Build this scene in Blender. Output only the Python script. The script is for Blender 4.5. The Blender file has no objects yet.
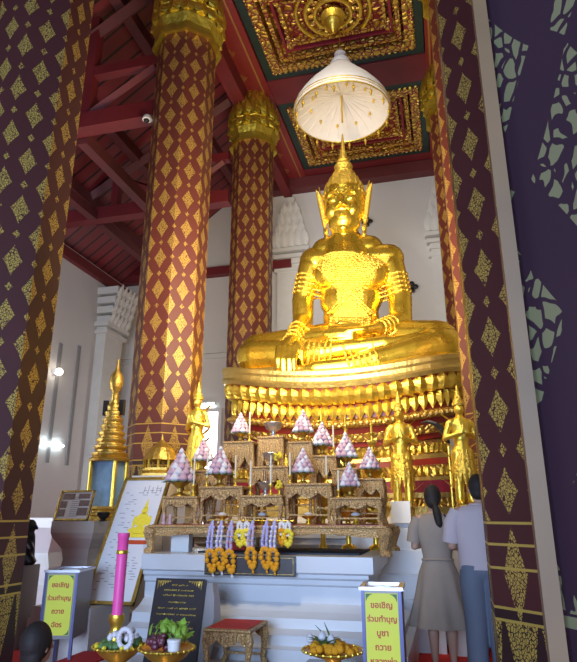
import bpy, math, random
from math import sin, cos, pi, radians, sqrt, atan2, tan
from mathutils import Vector, Matrix, noise
from mathutils.bvhtree import BVHTree
random.seed(7)
COL = bpy.context.scene.collection
V = Vector
# ------------------------------------------------------------------ camera
F, PITCH, YAW, ZC = 590.0, radians(17.3), radians(14.5), 1.4
cd = bpy.data.cameras.new('camera'); cam = bpy.data.objects.new('camera', cd); COL.objects.link(cam)
cam.location = (0, 0, ZC); cam.rotation_euler = (pi/2 + PITCH, 0, YAW)
cd.sensor_fit = 'HORIZONTAL'; cd.sensor_width = 36; cd.lens = F/577*36; cd.clip_start = .05
bpy.context.scene.camera = cam
def P(px, py, Y):
    """point of the hall, at depth Y along the nave, that was measured at a pixel of the photograph"""
    a = (px-288.5)/F; b = (331-py)/F
    f = cos(PITCH)-b*sin(PITCH); z = sin(PITCH)+b*cos(PITCH)
    rx = a*cos(YAW)-f*sin(YAW); ry = a*sin(YAW)+f*cos(YAW)
    t = Y/ry
    return V((rx*t, Y, ZC+z*t))
# ------------------------------------------------------------------ mesh helpers
class M:
    def __init__(s): s.v = []; s.f = []; s.uv = None
    def add(s, vs, fs):
        n = len(s.v); s.v += [V(p) for p in vs]; s.f += [tuple(i+n for i in f) for f in fs]; return s
    def box(s, a, b, T=None):
        x0,y0,z0 = a; x1,y1,z1 = b
        vs = [V(p) for p in ((x0,y0,z0),(x1,y0,z0),(x1,y1,z0),(x0,y1,z0),(x0,y0,z1),(x1,y0,z1),(x1,y1,z1),(x0,y1,z1))]
        if T: vs = [T @ p for p in vs]
        return s.add(vs, [(0,3,2,1),(4,5,6,7),(0,1,5,4),(1,2,6,5),(2,3,7,6),(3,0,4,7)])
    def rings(s, R, cap=True, closed=True):
        n = len(R[0]); b = len(s.v)
        for r in R: s.v += [V(p) for p in r]
        for i in range(len(R)-1):
            for j in range(n if closed else n-1):
                k = (j+1) % n
                s.f.append((b+i*n+j, b+i*n+k, b+(i+1)*n+k, b+(i+1)*n+j))
        if cap:
            s.f.append(tuple(b+j for j in reversed(range(n)))); s.f.append(tuple(b+(len(R)-1)*n+j for j in range(n)))
        return s
    def lathe(s, c, prof, n=16, T=None, off=0, sx=1, sy=1):
        R = []
        for r, z in prof:
            ring = [V((r*cos(2*pi*k/n+off)*sx, r*sin(2*pi*k/n+off)*sy, z)) for k in range(n)]
            if T: ring = [T @ p for p in ring]
            R.append([p+V(c) for p in ring])
        return s.rings(R)
    def tube(s, pts, rad, n=8, flat=1.0):
        pts = [V(p) for p in pts]; R = []
        if not isinstance(rad, (list, tuple)): rad = [rad]*len(pts)
        up = None
        for i, p in enumerate(pts):
            d = (pts[min(i+1, len(pts)-1)]-pts[max(i-1, 0)])
            if d.length < 1e-7: d = V((0,0,1))
            d.normalize()
            if up is None: up = V((0,0,1)) if abs(d.z) < .9 else V((0,1,0))
            x = d.cross(up)
            if x.length < 1e-4: x = d.cross(V((1,0,0)))
            x.normalize(); u = x.cross(d).normalized(); up = u
            R.append([p+x*(rad[i]*cos(2*pi*k/n))+u*(rad[i]*flat*sin(2*pi*k/n)) for k in range(n)])
        return s.rings(R)
    def ring(s, c, r, t, n=20, m=6, T=None, sy=1, arc=(0, 2*pi)):
        full = abs(arc[1]-arc[0]-2*pi) < 1e-6; R = []
        for i in range(n+1):
            a = arc[0]+(arc[1]-arc[0])*i/n
            R.append([V(((r+t*cos(2*pi*j/m))*cos(a), (r+t*cos(2*pi*j/m))*sin(a)*sy, t*sin(2*pi*j/m))) for j in range(m)])
        if T: R = [[T @ p for p in q] for q in R]
        R = [[p+V(c) for p in q] for q in R]
        return s.rings(R, cap=not full)
    def ball(s, c, r, n=10, m=6, T=None):
        if not isinstance(r, (tuple, list)): r = (r, r, r)
        R = []
        for i in range(m+1):
            t = pi*(i+.0)/m; q = max(sin(t), .02)
            ring = [V((r[0]*q*cos(2*pi*k/n), r[1]*q*sin(2*pi*k/n), -r[2]*cos(t))) for k in range(n)]
            if T: ring = [T @ p for p in ring]
            R.append([p+V(c) for p in ring])
        return s.rings(R)
    def cap(s, a, b, ra, rb, n=14, sq=1.0):
        """tapered capsule"""
        a = V(a); b = V(b); d = (b-a); L = d.length; q = d.to_track_quat('Z', 'Y').to_matrix()
        R = []
        for i in range(5):
            t = pi/2*(i/4); R.append((max(ra*sin(t), ra*.05), -ra*cos(t)))
        for i in range(5):
            t = pi/2*(1-i/4); R.append((max(rb*sin(t), rb*.05), L+rb*cos(t)))
        return s.rings([[a+q @ V((r*cos(2*pi*k/n), r*sq*sin(2*pi*k/n), z)) for k in range(n)] for r, z in R])
    def petal(s, base, out, up, h, w, bulge=.25, tip=0.1, th=.25, rows=5, flame=0):
        base = V(base); out = V(out).normalized(); up = V(up).normalized(); side = up.cross(out).normalized(); R = []
        for i in range(rows+1):
            t = i/rows
            ww = w/2*max(.04, (sin(pi*min(1, .18+t*.82))**.8 if t < .6 else sin(pi*(.18+t*.82))**1.1+0))
            o = bulge*h*sin(pi*t*.9)+tip*h*t*t
            c = base+up*(h*t)+out*o+side*(flame*h*t*t)
            R.append([c+side*ww, c+out*(th*w*.6*(1-t*.7)), c-side*ww, c-out*(th*w*.4*(1-t*.7))])
        return s.rings(R)
    def prism(s, poly, T, th):
        """2-D outline (x, z) extruded in local y by th"""
        a = [T @ V((x, 0, z)) for x, z in poly]; b = [T @ V((x, th, z)) for x, z in poly]
        return s.rings([a, b])
    def build(s, name, mat, parent=None, smooth=False, loc=None, recalc=True):
        me = bpy.data.meshes.new(name)
        if parent is None and loc is None:
            xs = [p.x for p in s.v]; ys = [p.y for p in s.v]; loc = V(((min(xs)+max(xs))/2, (min(ys)+max(ys))/2, min(p.z for p in s.v)))
        o = bpy.data.objects.new(name, me)
        if parent is not None: off = wl(parent); o.parent = parent
        else: off = V(loc); o.location = off
        me.from_pydata([p-off for p in s.v], [], s.f)
        if recalc:
            import bmesh
            bm = bmesh.new(); bm.from_mesh(me); bmesh.ops.recalc_face_normals(bm, faces=bm.faces); bm.to_mesh(me); bm.free()
        if s.uv:
            l = me.uv_layers.new(name='UVMap')
            for i, q in enumerate(s.uv): l.data[i].uv = q
        me.materials.append(MT[mat] if isinstance(mat, str) else mat)
        if smooth:
            for p in me.polygons: p.use_smooth = True
            if smooth != 'all':
                try: me.set_sharp_from_angle(angle=radians(50))
                except Exception: pass
        COL.objects.link(o); return o
def wl(o):
    p = V((0,0,0))
    while o: p = p+o.location; o = o.parent
    return p
def thing(name, label, cat, loc=(0,0,0), group=None):
    o = bpy.data.objects.new(name, None); o.location = loc; COL.objects.link(o); o.empty_display_size = .1
    o['label'] = label; o['category'] = cat
    if group: o['group'] = group
    return o
def tag(o, label, cat, group=None):
    o['label'] = label; o['category'] = cat
    if group: o['group'] = group
    return o
def struct(m, name, mat, **k):
    o = m.build(name, mat, **k); o['kind'] = 'structure'; return o
def dup(root, loc, rz=0, sc=None, label=None, group=None):
    r = root.copy(); COL.objects.link(r); r.location = loc; r.rotation_euler = (0, 0, rz)
    if sc: r.scale = (sc, sc, sc) if not isinstance(sc, tuple) else sc
    if label: r['label'] = label
    if group: r['group'] = group
    for ch in [c for c in bpy.data.objects if c.parent == root]:
        c = ch.copy(); COL.objects.link(c); c.parent = r
        for g in [g for g in bpy.data.objects if g.parent == ch]:
            d = g.copy(); COL.objects.link(d); d.parent = c
    return r
def fuse(m, name, mat, parent=None, voxel=.02, smooth=4, loc=None):
    """one continuous skin around all the limbs"""
    o = m.build(name, mat, parent, loc=loc)
    r = o.modifiers.new('skin', 'REMESH'); r.mode = 'VOXEL'; r.voxel_size = voxel
    q = o.modifiers.new('soft', 'SMOOTH'); q.iterations = smooth; q.factor = .5
    dg = bpy.context.evaluated_depsgraph_get(); me = bpy.data.meshes.new_from_object(o.evaluated_get(dg))
    o.modifiers.clear(); o.data = me
    for p in me.polygons: p.use_smooth = True
    if not me.materials: me.materials.append(MT[mat])
    return o
def text(body, size, mat, parent, T, name='lettering', th=.002, bold=0.0):
    cu = bpy.data.curves.new('t', 'FONT'); cu.body = body; cu.size = size; cu.align_x = 'CENTER'; cu.align_y = 'CENTER'
    cu.extrude = th; cu.offset = bold; cu.resolution_u = 3
    ob = bpy.data.objects.new('t', cu); COL.objects.link(ob)
    dg = bpy.context.evaluated_depsgraph_get(); me = bpy.data.meshes.new_from_object(ob.evaluated_get(dg))
    bpy.data.objects.remove(ob)
    me.transform(T); me.transform(Matrix.Translation(-wl(parent)))
    me.materials.clear(); me.materials.append(MT[mat])
    o = bpy.data.objects.new(name, me); o.parent = parent; COL.objects.link(o); return o
# ------------------------------------------------------------------ materials
MT = {}
class G:
    def __init__(s, name):
        s.m = bpy.data.materials.new(name); s.m.use_nodes = True; s.nt = s.m.node_tree; s.b = s.nt.nodes['Principled BSDF']; MT[name] = s.m
    def n(s, t, **k):
        x = s.nt.nodes.new(t)
        for a, b in k.items(): setattr(x, a, b)
        return x
    def L(s, a, b): s.nt.links.new(a, b)
    def m_(s, op, a, b=None, c=None):
        x = s.n('ShaderNodeMath', operation=op)
        for i, q in enumerate((a, b, c)):
            if q is None: continue
            if isinstance(q, (int, float)): x.inputs[i].default_value = q
            else: s.L(q, x.inputs[i])
        return x.outputs[0]
    def mix(s, f, a, b):
        x = s.n('ShaderNodeMix', data_type='RGBA')
        for i, q in ((0, f), (6, a), (7, b)):
            if isinstance(q, (int, float)): x.inputs[i].default_value = q
            elif isinstance(q, tuple): x.inputs[i].default_value = (*q[:3], 1)
            else: s.L(q, x.inputs[i])
        return x.outputs[2]
    def coord(s, kind='Object', scale=(1,1,1)):
        c = s.n('ShaderNodeTexCoord'); mp = s.n('ShaderNodeMapping'); mp.inputs['Scale'].default_value = scale
        s.L(c.outputs[kind], mp.inputs[0]); return mp.outputs[0]
    def noise(s, vec, scale, detail=4):
        x = s.n('ShaderNodeTexNoise'); x.inputs['Scale'].default_value = scale; x.inputs['Detail'].default_value = detail; s.L(vec, x.inputs[0]); return x.outputs[0]
    def voro(s, vec, scale, feature='F1'):
        x = s.n('ShaderNodeTexVoronoi', feature=feature); x.inputs['Scale'].default_value = scale; s.L(vec, x.inputs[0]); return x.outputs['Distance']
    def ramp(s, f, stops):
        x = s.n('ShaderNodeValToRGB'); e = x.color_ramp.elements
        while len(e) < len(stops): e.new(.5)
        for i, (p, c) in enumerate(stops): e[i].position = p; e[i].color = (*c, 1)
        s.L(f, x.inputs[0]); return x.outputs[0]
    def bump(s, h, strength=.3, dist=.02):
        x = s.n('ShaderNodeBump'); x.inputs['Strength'].default_value = strength; x.inputs['Distance'].default_value = dist
        s.L(h, x.inputs['Height']); s.L(x.outputs[0], s.b.inputs['Normal'])
    def set(s, col=None, rough=.5, metal=0, spec=None):
        if col is not None:
            if isinstance(col, tuple): s.b.inputs['Base Color'].default_value = (*col, 1)
            else: s.L(col, s.b.inputs['Base Color'])
        for k, q in (('Roughness', rough), ('Metallic', metal)):
            if isinstance(q, (int, float)): s.b.inputs[k].default_value = q
            else: s.L(q, s.b.inputs[k])
        if spec is not None: s.b.inputs['Specular IOR Level'].default_value = spec
        return s
def plain(name, col, rough=.5, metal=0, vary=.12, scale=6, bump=0):
    g = G(name); c = g.coord(); nz = g.noise(c, scale)
    lo = tuple(x*(1-vary) for x in col); hi = tuple(min(1, x*(1+vary)) for x in col)
    g.set(g.mix(nz, lo, hi), rough, metal)
    if bump: g.bump(g.noise(c, scale*6), bump, .01)
    return g
def gold(name, col=(.83,.55,.10), rough=.28, bump=.15, scale=14, red=None, rscale=9, thr=.12, metal=.92, bd=.03):
    g = G(name); c = g.coord(); nz = g.noise(c, 5)
    colr = g.mix(nz, tuple(x*.85 for x in col), col)
    h = g.noise(c, scale, 3)
    if red:
        v = g.voro(c, rscale, 'DISTANCE_TO_EDGE'); f = g.m_('GREATER_THAN', v, thr)
        colr = g.mix(f, red, colr); g.set(colr, g.m_('ADD', g.m_('MULTIPLY', nz, .3), rough-.1), g.m_('MULTIPLY', f, metal))
        g.bump(g.m_('MULTIPLY', v, 3.0), .8, bd)
    else:
        g.set(colr, g.m_('ADD', g.m_('MULTIPLY', nz, .25), rough-.12), .92); g.bump(h, bump, .03)
    return g
gold('statue_gold', (1.0,.70,.08), .27, .0, 5)
gold('ornament_gold', (.90,.62,.10), .48, .9, 26)
gold('bright_gold', (.95,.68,.10), .4, .4, 12)
gold('dull_gold', (.62,.42,.10), .42, .5, 18)
gold('throne_gold', (.8,.56,.12), .4, .7, 18, red=(.22,.03,.02), rscale=11, thr=.04)
gold('throne_rim', (.78,.58,.18), .42, .3, 20)
gold('capital_gold', (.72,.56,.07), .42, .8, 10)
gold('capital_pale', (.50,.42,.16), .5, .9, 9)
gold('carved_table', (.60,.39,.15), .45, .9, 30, red=(.22,.10,.05), rscale=40, thr=.06, metal=.35, bd=.003)
gold('coffer_gold', (.85,.60,.12), .38, .8, 10, red=(.20,.02,.02), rscale=8, thr=.07)
gold('coffer_field', (.80,.52,.12), .4, .8, 10, red=(.20,.018,.02), rscale=6.5, thr=.13, bd=.05)
plain('marble', (.60,.63,.68), .28, 0, .1, 3)
plain('marble_warm', (.60,.57,.54), .35, 0, .1, 3)
plain('grey_stone', (.30,.29,.30), .4, 0, .1, 4)
plain('wall_plaster', (.60,.57,.53), .8, 0, .05, 1.2)
plain('white_stucco', (.60,.58,.53), .75, 0, .08, 5, .3)
plain('groove_grey', (.26,.25,.24), .8, 0, .05, 2)
plain('carpet', (.55,.02,.02), .95, 0, .15, 30, .5)
plain('red_beam', (.15,.014,.018), .55, 0, .25, 2)
plain('dark_beam', (.11,.02,.022), .6, 0, .3, 2)
plain('maroon', (.22,.015,.03), .5, 0, .15, 5)
plain('red_lacquer', (.27,.025,.015), .35, 0, .2, 5)
plain('coffer_dark', (.012,.03,.024), .5, 0, .2, 5)
plain('black', (.014,.014,.016), .4, 0, .2, 8)
plain('granite', (.045,.036,.038), .3, 0, .5, 90)
plain('dark_cloth', (.035,.045,.07), .8, 0, .2, 10)
plain('white_cloth', (.78,.74,.68), .7, 0, .06, 6)
plain('white', (.8,.8,.8), .4, 0, .03, 5)
plain('paper', (.68,.68,.72), .6, 0, .03, 4)
plain('ink', (.32,.30,.34), .7, 0, .2, 9)
plain('photo_print', (.20,.13,.12), .5, 0, .8, 40)
plain('blue_picture', (.22,.38,.60), .3, 0, .5, 8)
plain('red_cushion', (.62,.04,.03), .7, 0, .1, 15, .2)
plain('dark_wood', (.10,.03,.03), .18, 0, .3, 6)
plain('wood_batten', (.125,.068,.026), .55, 0, .45, 4)
plain('navy_metal', (.11,.12,.26), .35, .3, .1, 6)
plain('grey_metal', (.23,.21,.21), .4, .3, .1, 3)
plain('sign_yellow', (.72,.74,.05), .5, 0, .04, 4)
plain('sign_red', (.55,.07,.02), .5, 0, .05, 4)
plain('pink_wax', (.90,.10,.40), .4, 0, .04, 6)
plain('pale_wax', (.75,.70,.55), .4, 0, .05, 6)
plain('petal_pink', (.55,.36,.44), .6, 0, .35, 30)
plain('petal_white', (.72,.70,.74), .6, 0, .1, 30)
plain('leaf', (.05,.16,.05), .5, 0, .4, 20)
plain('bright_leaf', (.25,.42,.05), .5, 0, .4, 20)
plain('marigold', (.95,.38,.01), .7, 0, .25, 60, .6)
plain('yellow_flower', (.88,.68,.04), .7, 0, .2, 50)
plain('lilac', (.42,.42,.75), .7, 0, .3, 40)
plain('grape', (.14,.03,.05), .35, 0, .4, 30)
plain('melon', (.10,.20,.06), .4, 0, .5, 30)
plain('tray_gold', (.75,.40,.06), .3, .6, .15, 12)
plain('silver', (.50,.50,.54), .3, .85, .1, 12)
plain('skin', (.50,.30,.21), .55, 0, .06, 8)
plain('hair', (.016,.011,.010), .7, 0, .4, 40)
plain('dress', (.30,.25,.21), .85, 0, .08, 10)
plain('dress_tan', (.24,.17,.10), .85, 0, .08, 10)
plain('shirt', (.56,.48,.50), .8, 0, .05, 8)
plain('trousers', (.15,.18,.24), .8, 0, .08, 8)
plain('bag', (.03,.03,.05), .4, 0, .1, 8)
plain('pale_blue_plastic', (.35,.55,.80), .4, 0, .1, 8)
plain('dark_bronze', (.02,.025,.03), .4, .4, .2, 8)
def emit(name, col, st):
    g = G(name); g.set(col, .5); g.b.inputs['Emission Color'].default_value = (*col, 1); g.b.inputs['Emission Strength'].default_value = st
emit('lamp_glow', (.75,.92,1), 14); emit('window_light', (.95,.97,1), 5); emit('glint_glow', (1,.93,.8), 12)
# planks of the aisle roof: seams run down the slope
g = G('roof_planks'); c = g.coord('Object'); sp = g.n('ShaderNodeSeparateXYZ'); g.L(c, sp.inputs[0])
fy = g.m_('FRACT', g.m_('MULTIPLY', sp.outputs[1], 2.7)); seam = g.m_('LESS_THAN', fy, .16)
nz = g.noise(c, 1.5); wn = g.n('ShaderNodeTexWhiteNoise', noise_dimensions='1D'); g.L(g.m_('FLOOR', g.m_('MULTIPLY', sp.outputs[1], 2.7)), wn.inputs['W'])
base = g.mix(g.m_('ADD', g.m_('MULTIPLY', nz, .5), g.m_('MULTIPLY', wn.outputs[0], .5)), (.11,.012,.016), (.27,.03,.035))
g.set(g.mix(seam, base, (.015,.004,.006)), .45); g.bump(seam, -.8, .04)
# lacquered beam with gilded rosettes (object Y runs along it)
g = G('rosette_beam'); c = g.coord('Object'); sp = g.n('ShaderNodeSeparateXYZ'); g.L(c, sp.inputs[0])
fy = g.m_('SUBTRACT', g.m_('FRACT', g.m_('MULTIPLY', sp.outputs[1], 1.25)), .5)
d1 = g.m_('ADD', g.m_('ABSOLUTE', g.m_('MULTIPLY', fy, 5.5)), g.m_('ABSOLUTE', g.m_('MULTIPLY', sp.outputs[0], 7)))
ro = g.m_('LESS_THAN', d1, 1.0); vv = g.m_('GREATER_THAN', g.voro(c, 22, 'DISTANCE_TO_EDGE'), .1)
edge = g.m_('LESS_THAN', g.m_('ABSOLUTE', g.m_('SUBTRACT', g.m_('ABSOLUTE', sp.outputs[0]), .36)), .02)
mk = g.m_('MAXIMUM', g.m_('MULTIPLY', ro, vv), edge)
g.set(g.mix(mk, (.21,.02,.02), (.42,.22,.06)), .5, g.m_('MULTIPLY', mk, .5))
# the stencilled gold pattern of the columns: u counts octagon faces, v is height
def column_mat(name, zb, bg, gcol, fine=34, thr=.10, warp=.02, sc=1.0):
    g = G(name); uv = g.n('ShaderNodeUVMap'); sp = g.n('ShaderNodeSeparateXYZ'); g.L(uv.outputs[0], sp.inputs[0])
    u, z = sp.outputs[0], sp.outputs[1]; PU, PV = .383, .515
    v = g.m_('DIVIDE', z, PV)
    def fr(x, s): q = g.m_('ADD', x, s); return g.m_('ABSOLUTE', g.m_('SUBTRACT', q, g.m_('ROUND', q)))
    def dia(su, sv, a, b):
        x = g.m_('MULTIPLY', fr(u, su), PU/a); y = g.m_('MULTIPLY', fr(v, sv), PV/b)
        return g.m_('LESS_THAN', g.m_('ADD', g.m_('POWER', x, .9), g.m_('POWER', y, .9)), 1.0)
    big = g.m_('MAXIMUM', dia(0, 0, .098*sc, .172*sc), dia(.5, .5, .098*sc, .172*sc))
    small = g.m_('MAXIMUM', dia(0, .5, .036, .046), dia(.5, 0, .036, .046))
    cm = g.n('ShaderNodeCombineXYZ'); g.L(g.m_('MULTIPLY', u, PU), cm.inputs[0]); g.L(g.m_('MULTIPLY', z, .75), cm.inputs[1])
    nt_ = g.n('ShaderNodeTexNoise'); nt_.inputs['Scale'].default_value = fine*.6; nt_.inputs['Detail'].default_value = 1; g.L(cm.outputs[0], nt_.inputs[0])
    va = g.n('ShaderNodeVectorMath', operation='MULTIPLY_ADD'); g.L(nt_.outputs['Color'], va.inputs[0]); va.inputs[1].default_value = (warp,)*3; g.L(cm.outputs[0], va.inputs[2])
    fil = g.m_('GREATER_THAN', g.voro(va.outputs[0], fine, 'DISTANCE_TO_EDGE'), thr)
    pat = g.m_('MULTIPLY', g.m_('MAXIMUM', big, small), fil)
    zz = g.m_('SUBTRACT', zb, z)                      # distance below the first line
    x0 = g.m_('MULTIPLY', fr(u, 0), PU); x1 = g.m_('MULTIPLY', fr(u, .5), PU)
    def line(c, w=.008): return g.m_('LESS_THAN', g.m_('ABSOLUTE', g.m_('SUBTRACT', zz, c)), w)
    lines = line(0)
    for c_ in (.13, .27, .50, .57, 1.2, 1.28): lines = g.m_('MAXIMUM', lines, line(c_))
    def spear(x, w, z0, z1):
        t = g.m_('SUBTRACT', 1.0, g.m_('DIVIDE', g.m_('SUBTRACT', zz, z0), z1-z0))
        inr = g.m_('MULTIPLY', g.m_('GREATER_THAN', zz, z0), g.m_('LESS_THAN', zz, z1))
        return g.m_('MULTIPLY', inr, g.m_('LESS_THAN', x, g.m_('MULTIPLY', t, w)))
    dd = g.m_('LESS_THAN', g.m_('ADD', g.m_('DIVIDE', x0, .09), g.m_('DIVIDE', g.m_('ABSOLUTE', g.m_('SUBTRACT', zz, .3)), .28)), 1.0)
    low = g.m_('MULTIPLY', g.m_('MAXIMUM', g.m_('MAXIMUM', spear(x0, .12, .57, 1.2), spear(x1, .05, .57, .95)), dd), fil)
    low = g.m_('MAXIMUM', low, lines)
    isl = g.m_('GREATER_THAN', zz, -.012)
    mask = g.m_('ADD', g.m_('MULTIPLY', isl, low), g.m_('MULTIPLY', g.m_('SUBTRACT', 1.0, isl), pat))
    dark = g.m_('MULTIPLY', g.m_('GREATER_THAN', zz, .5), g.m_('LESS_THAN', zz, 1.2))
    bgc = g.mix(g.m_('MULTIPLY', dark, .75), g.mix(g.noise(g.coord(), 2), tuple(q*.8 for q in bg), tuple(q*1.15 for q in bg)), (.02,.012,.012))
    g.set(g.mix(mask, bgc, gcol), g.m_('SUBTRACT', .5, g.m_('MULTIPLY', mask, .1)), g.m_('MULTIPLY', mask, .45))
column_mat('column_far', 2.62, (.10,.020,.012), (.52,.32,.065), 46, .08)
column_mat('column_near', 1.35, (.075,.018,.018), (.68,.50,.11), 56, .10, .02, .88)
column_mat('column_close', 1.35, (.022,.008,.016), (.22,.21,.11), 34, .13, .045, 1.18)  # same column paint, shade put into the colour against the strong daylight
# ------------------------------------------------------------------ the hall
XL, XR = -3.97, .70
struct(M().box((-9.5,-1.5,-.2), (2.2,16.2,0)), 'floor', 'carpet')
w = M().box((-9.7,1.0,0), (-9.3,15.6,8.25)); struct(w, 'wall_left', 'wall_plaster')
w = M().box((-9.7,15.6,0), (2.2,16.0,11.0)); struct(w, 'wall_back', 'wall_plaster')
# side wall mouldings: raised panel strips and the lotus pilaster in the corner
for y0, y1, z0, z1, nm in ((12.55,12.68,2.6,5.6,'trim_1'), (13.35,13.47,2.6,5.75,'trim_2')):
    struct(M().box((-9.31,y0,z0), (-9.27,y1,z1)), nm, 'groove_grey')
t = M(); t.box((-9.3,14.15,0),(-9.0,15.05,6.55)); t.box((-9.3,14.05,6.3),(-8.9,15.15,6.4)); t.box((-9.3,14.0,6.5),(-8.86,15.2,6.62))
for k in range(4):
    t.box((-9.3,14.1-.03*k,6.62+k*.28),(-8.86+.07*k,15.1+.03*k,6.62+k*.28+.2))
    for j in range(5): t.petal((-8.9+.06*k,14.15+.22*j,6.6+k*.26), (1,0,0), (0,0,1), .36, .24, .2, .35, .3)
struct(t, 'trim_3', 'white_stucco')
def wall_pilaster(x, name):
    t = M(); t.box((x-.42,15.45,0),(x+.42,15.62,8.6))
    for k, (z, w_) in enumerate(((8.2,.5),(8.42,.46),(8.6,.52),(8.8,.56))): t.box((x-w_,15.42-.03*k,z),(x+w_,15.62,z+.12))
    for r, (z, n, w_, h) in enumerate(((8.95,5,.52,.55),(9.2,4,.42,.6),(9.5,4,.36,.6),(9.85,3,.26,.55))):
        for j in range(n): t.petal((x-w_+2*w_*(j+.5)/n,15.38,z), (0,-1,0), (0,0,1), h, 2.9*w_/n, .08, .12, .25)
    t.box((x-.45,15.4,8.9),(x+.45,15.6,9.5)); t.box((x-.3,15.4,9.4),(x+.3,15.6,10.2)); t.box((x-.1,15.4,10.1),(x+.12,15.6,10.6))
    return struct(t, name, 'white_stucco')
wall_pilaster(-3.92, 'trim_4'); wall_pilaster(.5, 'trim_5')
struct(M().box((-9.3,15.52,5.9),(-1,15.6,5.96)).box((-9.3,15.54,5.75),(-1,15.6,5.79)), 'trim_6', 'white_stucco')
# aisle roof, its purlins and trusses
def slope_z(x): return 8.15+(x+9.5)*.76
t = M(); a = [(-9.7,slope_z(-9.7)),(-4.2,slope_z(-4.2)),(-4.2,slope_z(-4.2)+.15),(-9.7,slope_z(-9.7)+.15)]
t.rings([[V((x, 1.0, z)) for x, z in a], [V((x, 16, z)) for x, z in a]])
struct(t, 'ceiling_aisle', 'roof_planks', loc=(0,0,0))
n_tr = 7
for x in (-8.2, -6.9, -5.5):
    zz = slope_z(x)-.14; struct(M().box((x-.11,1.0,zz-.16), (x+.11,15.6,zz+.12)), 'trim_%d' % n_tr, 'dark_beam'); n_tr += 1
struct(M().box((-9.42,1.0,7.85), (-9.15,15.6,8.12)), 'trim_%d' % n_tr, 'red_beam'); n_tr += 1
struct(M().box((-9.3,15.35,8.3), (-3.9,15.65,8.55)), 'trim_%d' % n_tr, 'red_beam'); n_tr += 1
def truss(Y, zt, lab):
    r = thing('roof_truss', lab, 'roof truss', (-6.8, Y, zt))
    M().box((-9.3,Y-.14,zt-.16),(-4.4,Y+.14,zt+.16)).build('tie_beam', 'red_beam', r)
    M().box((-6.0,Y-.1,zt+.16),(-5.82,Y+.1,slope_z(-5.9)-.25)).build('post', 'red_beam', r)
    M().box((-7.5,Y-.1,zt+.16),(-7.32,Y+.1,slope_z(-7.4)-.2)).build('post', 'red_beam', r)
    M().box((-6.0,Y-.09,zt+1.0),(-4.45,Y+.09,zt+1.2)).build('collar', 'red_beam', r)
    t = M().tube([(-8.9,Y,zt+.15),(-4.5,Y,slope_z(-4.5)-.75)], .13, 4); t.build('rafter', 'dark_beam', r)
    M().tube([(-5.9,Y,zt+.2),(-4.6,Y,zt+1.0)], .08, 4).build('strut', 'red_beam', r)
    M().tube([(-5.95,Y,zt+.3),(-7.2,Y,zt+.9)], .08, 4).build('strut', 'red_beam', r)
truss(4.45, 8.3, 'dark red roof truss meeting the nearest column on the left')
truss(8.0, 8.25, 'dark red roof truss joined to the big column in the middle of the left row')
truss(11.55, 8.5, 'dark red roof truss joined to the slim farthest column')
for y0, y1, x in ((4.7,7.85,-6.1),(8.2,11.4,-6.1)):
    struct(M().box((x-.1,y0,8.0),(x+.1,y1,8.26)), 'trim_%d' % n_tr, 'dark_beam'); n_tr += 1
for y0, y1 in ((8.2,11.4),(11.7,15.4)):
    struct(M().box((-8.0,y0,8.3),(-7.8,y1,8.52)), 'trim_%d' % n_tr, 'dark_beam'); n_tr += 1
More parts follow.
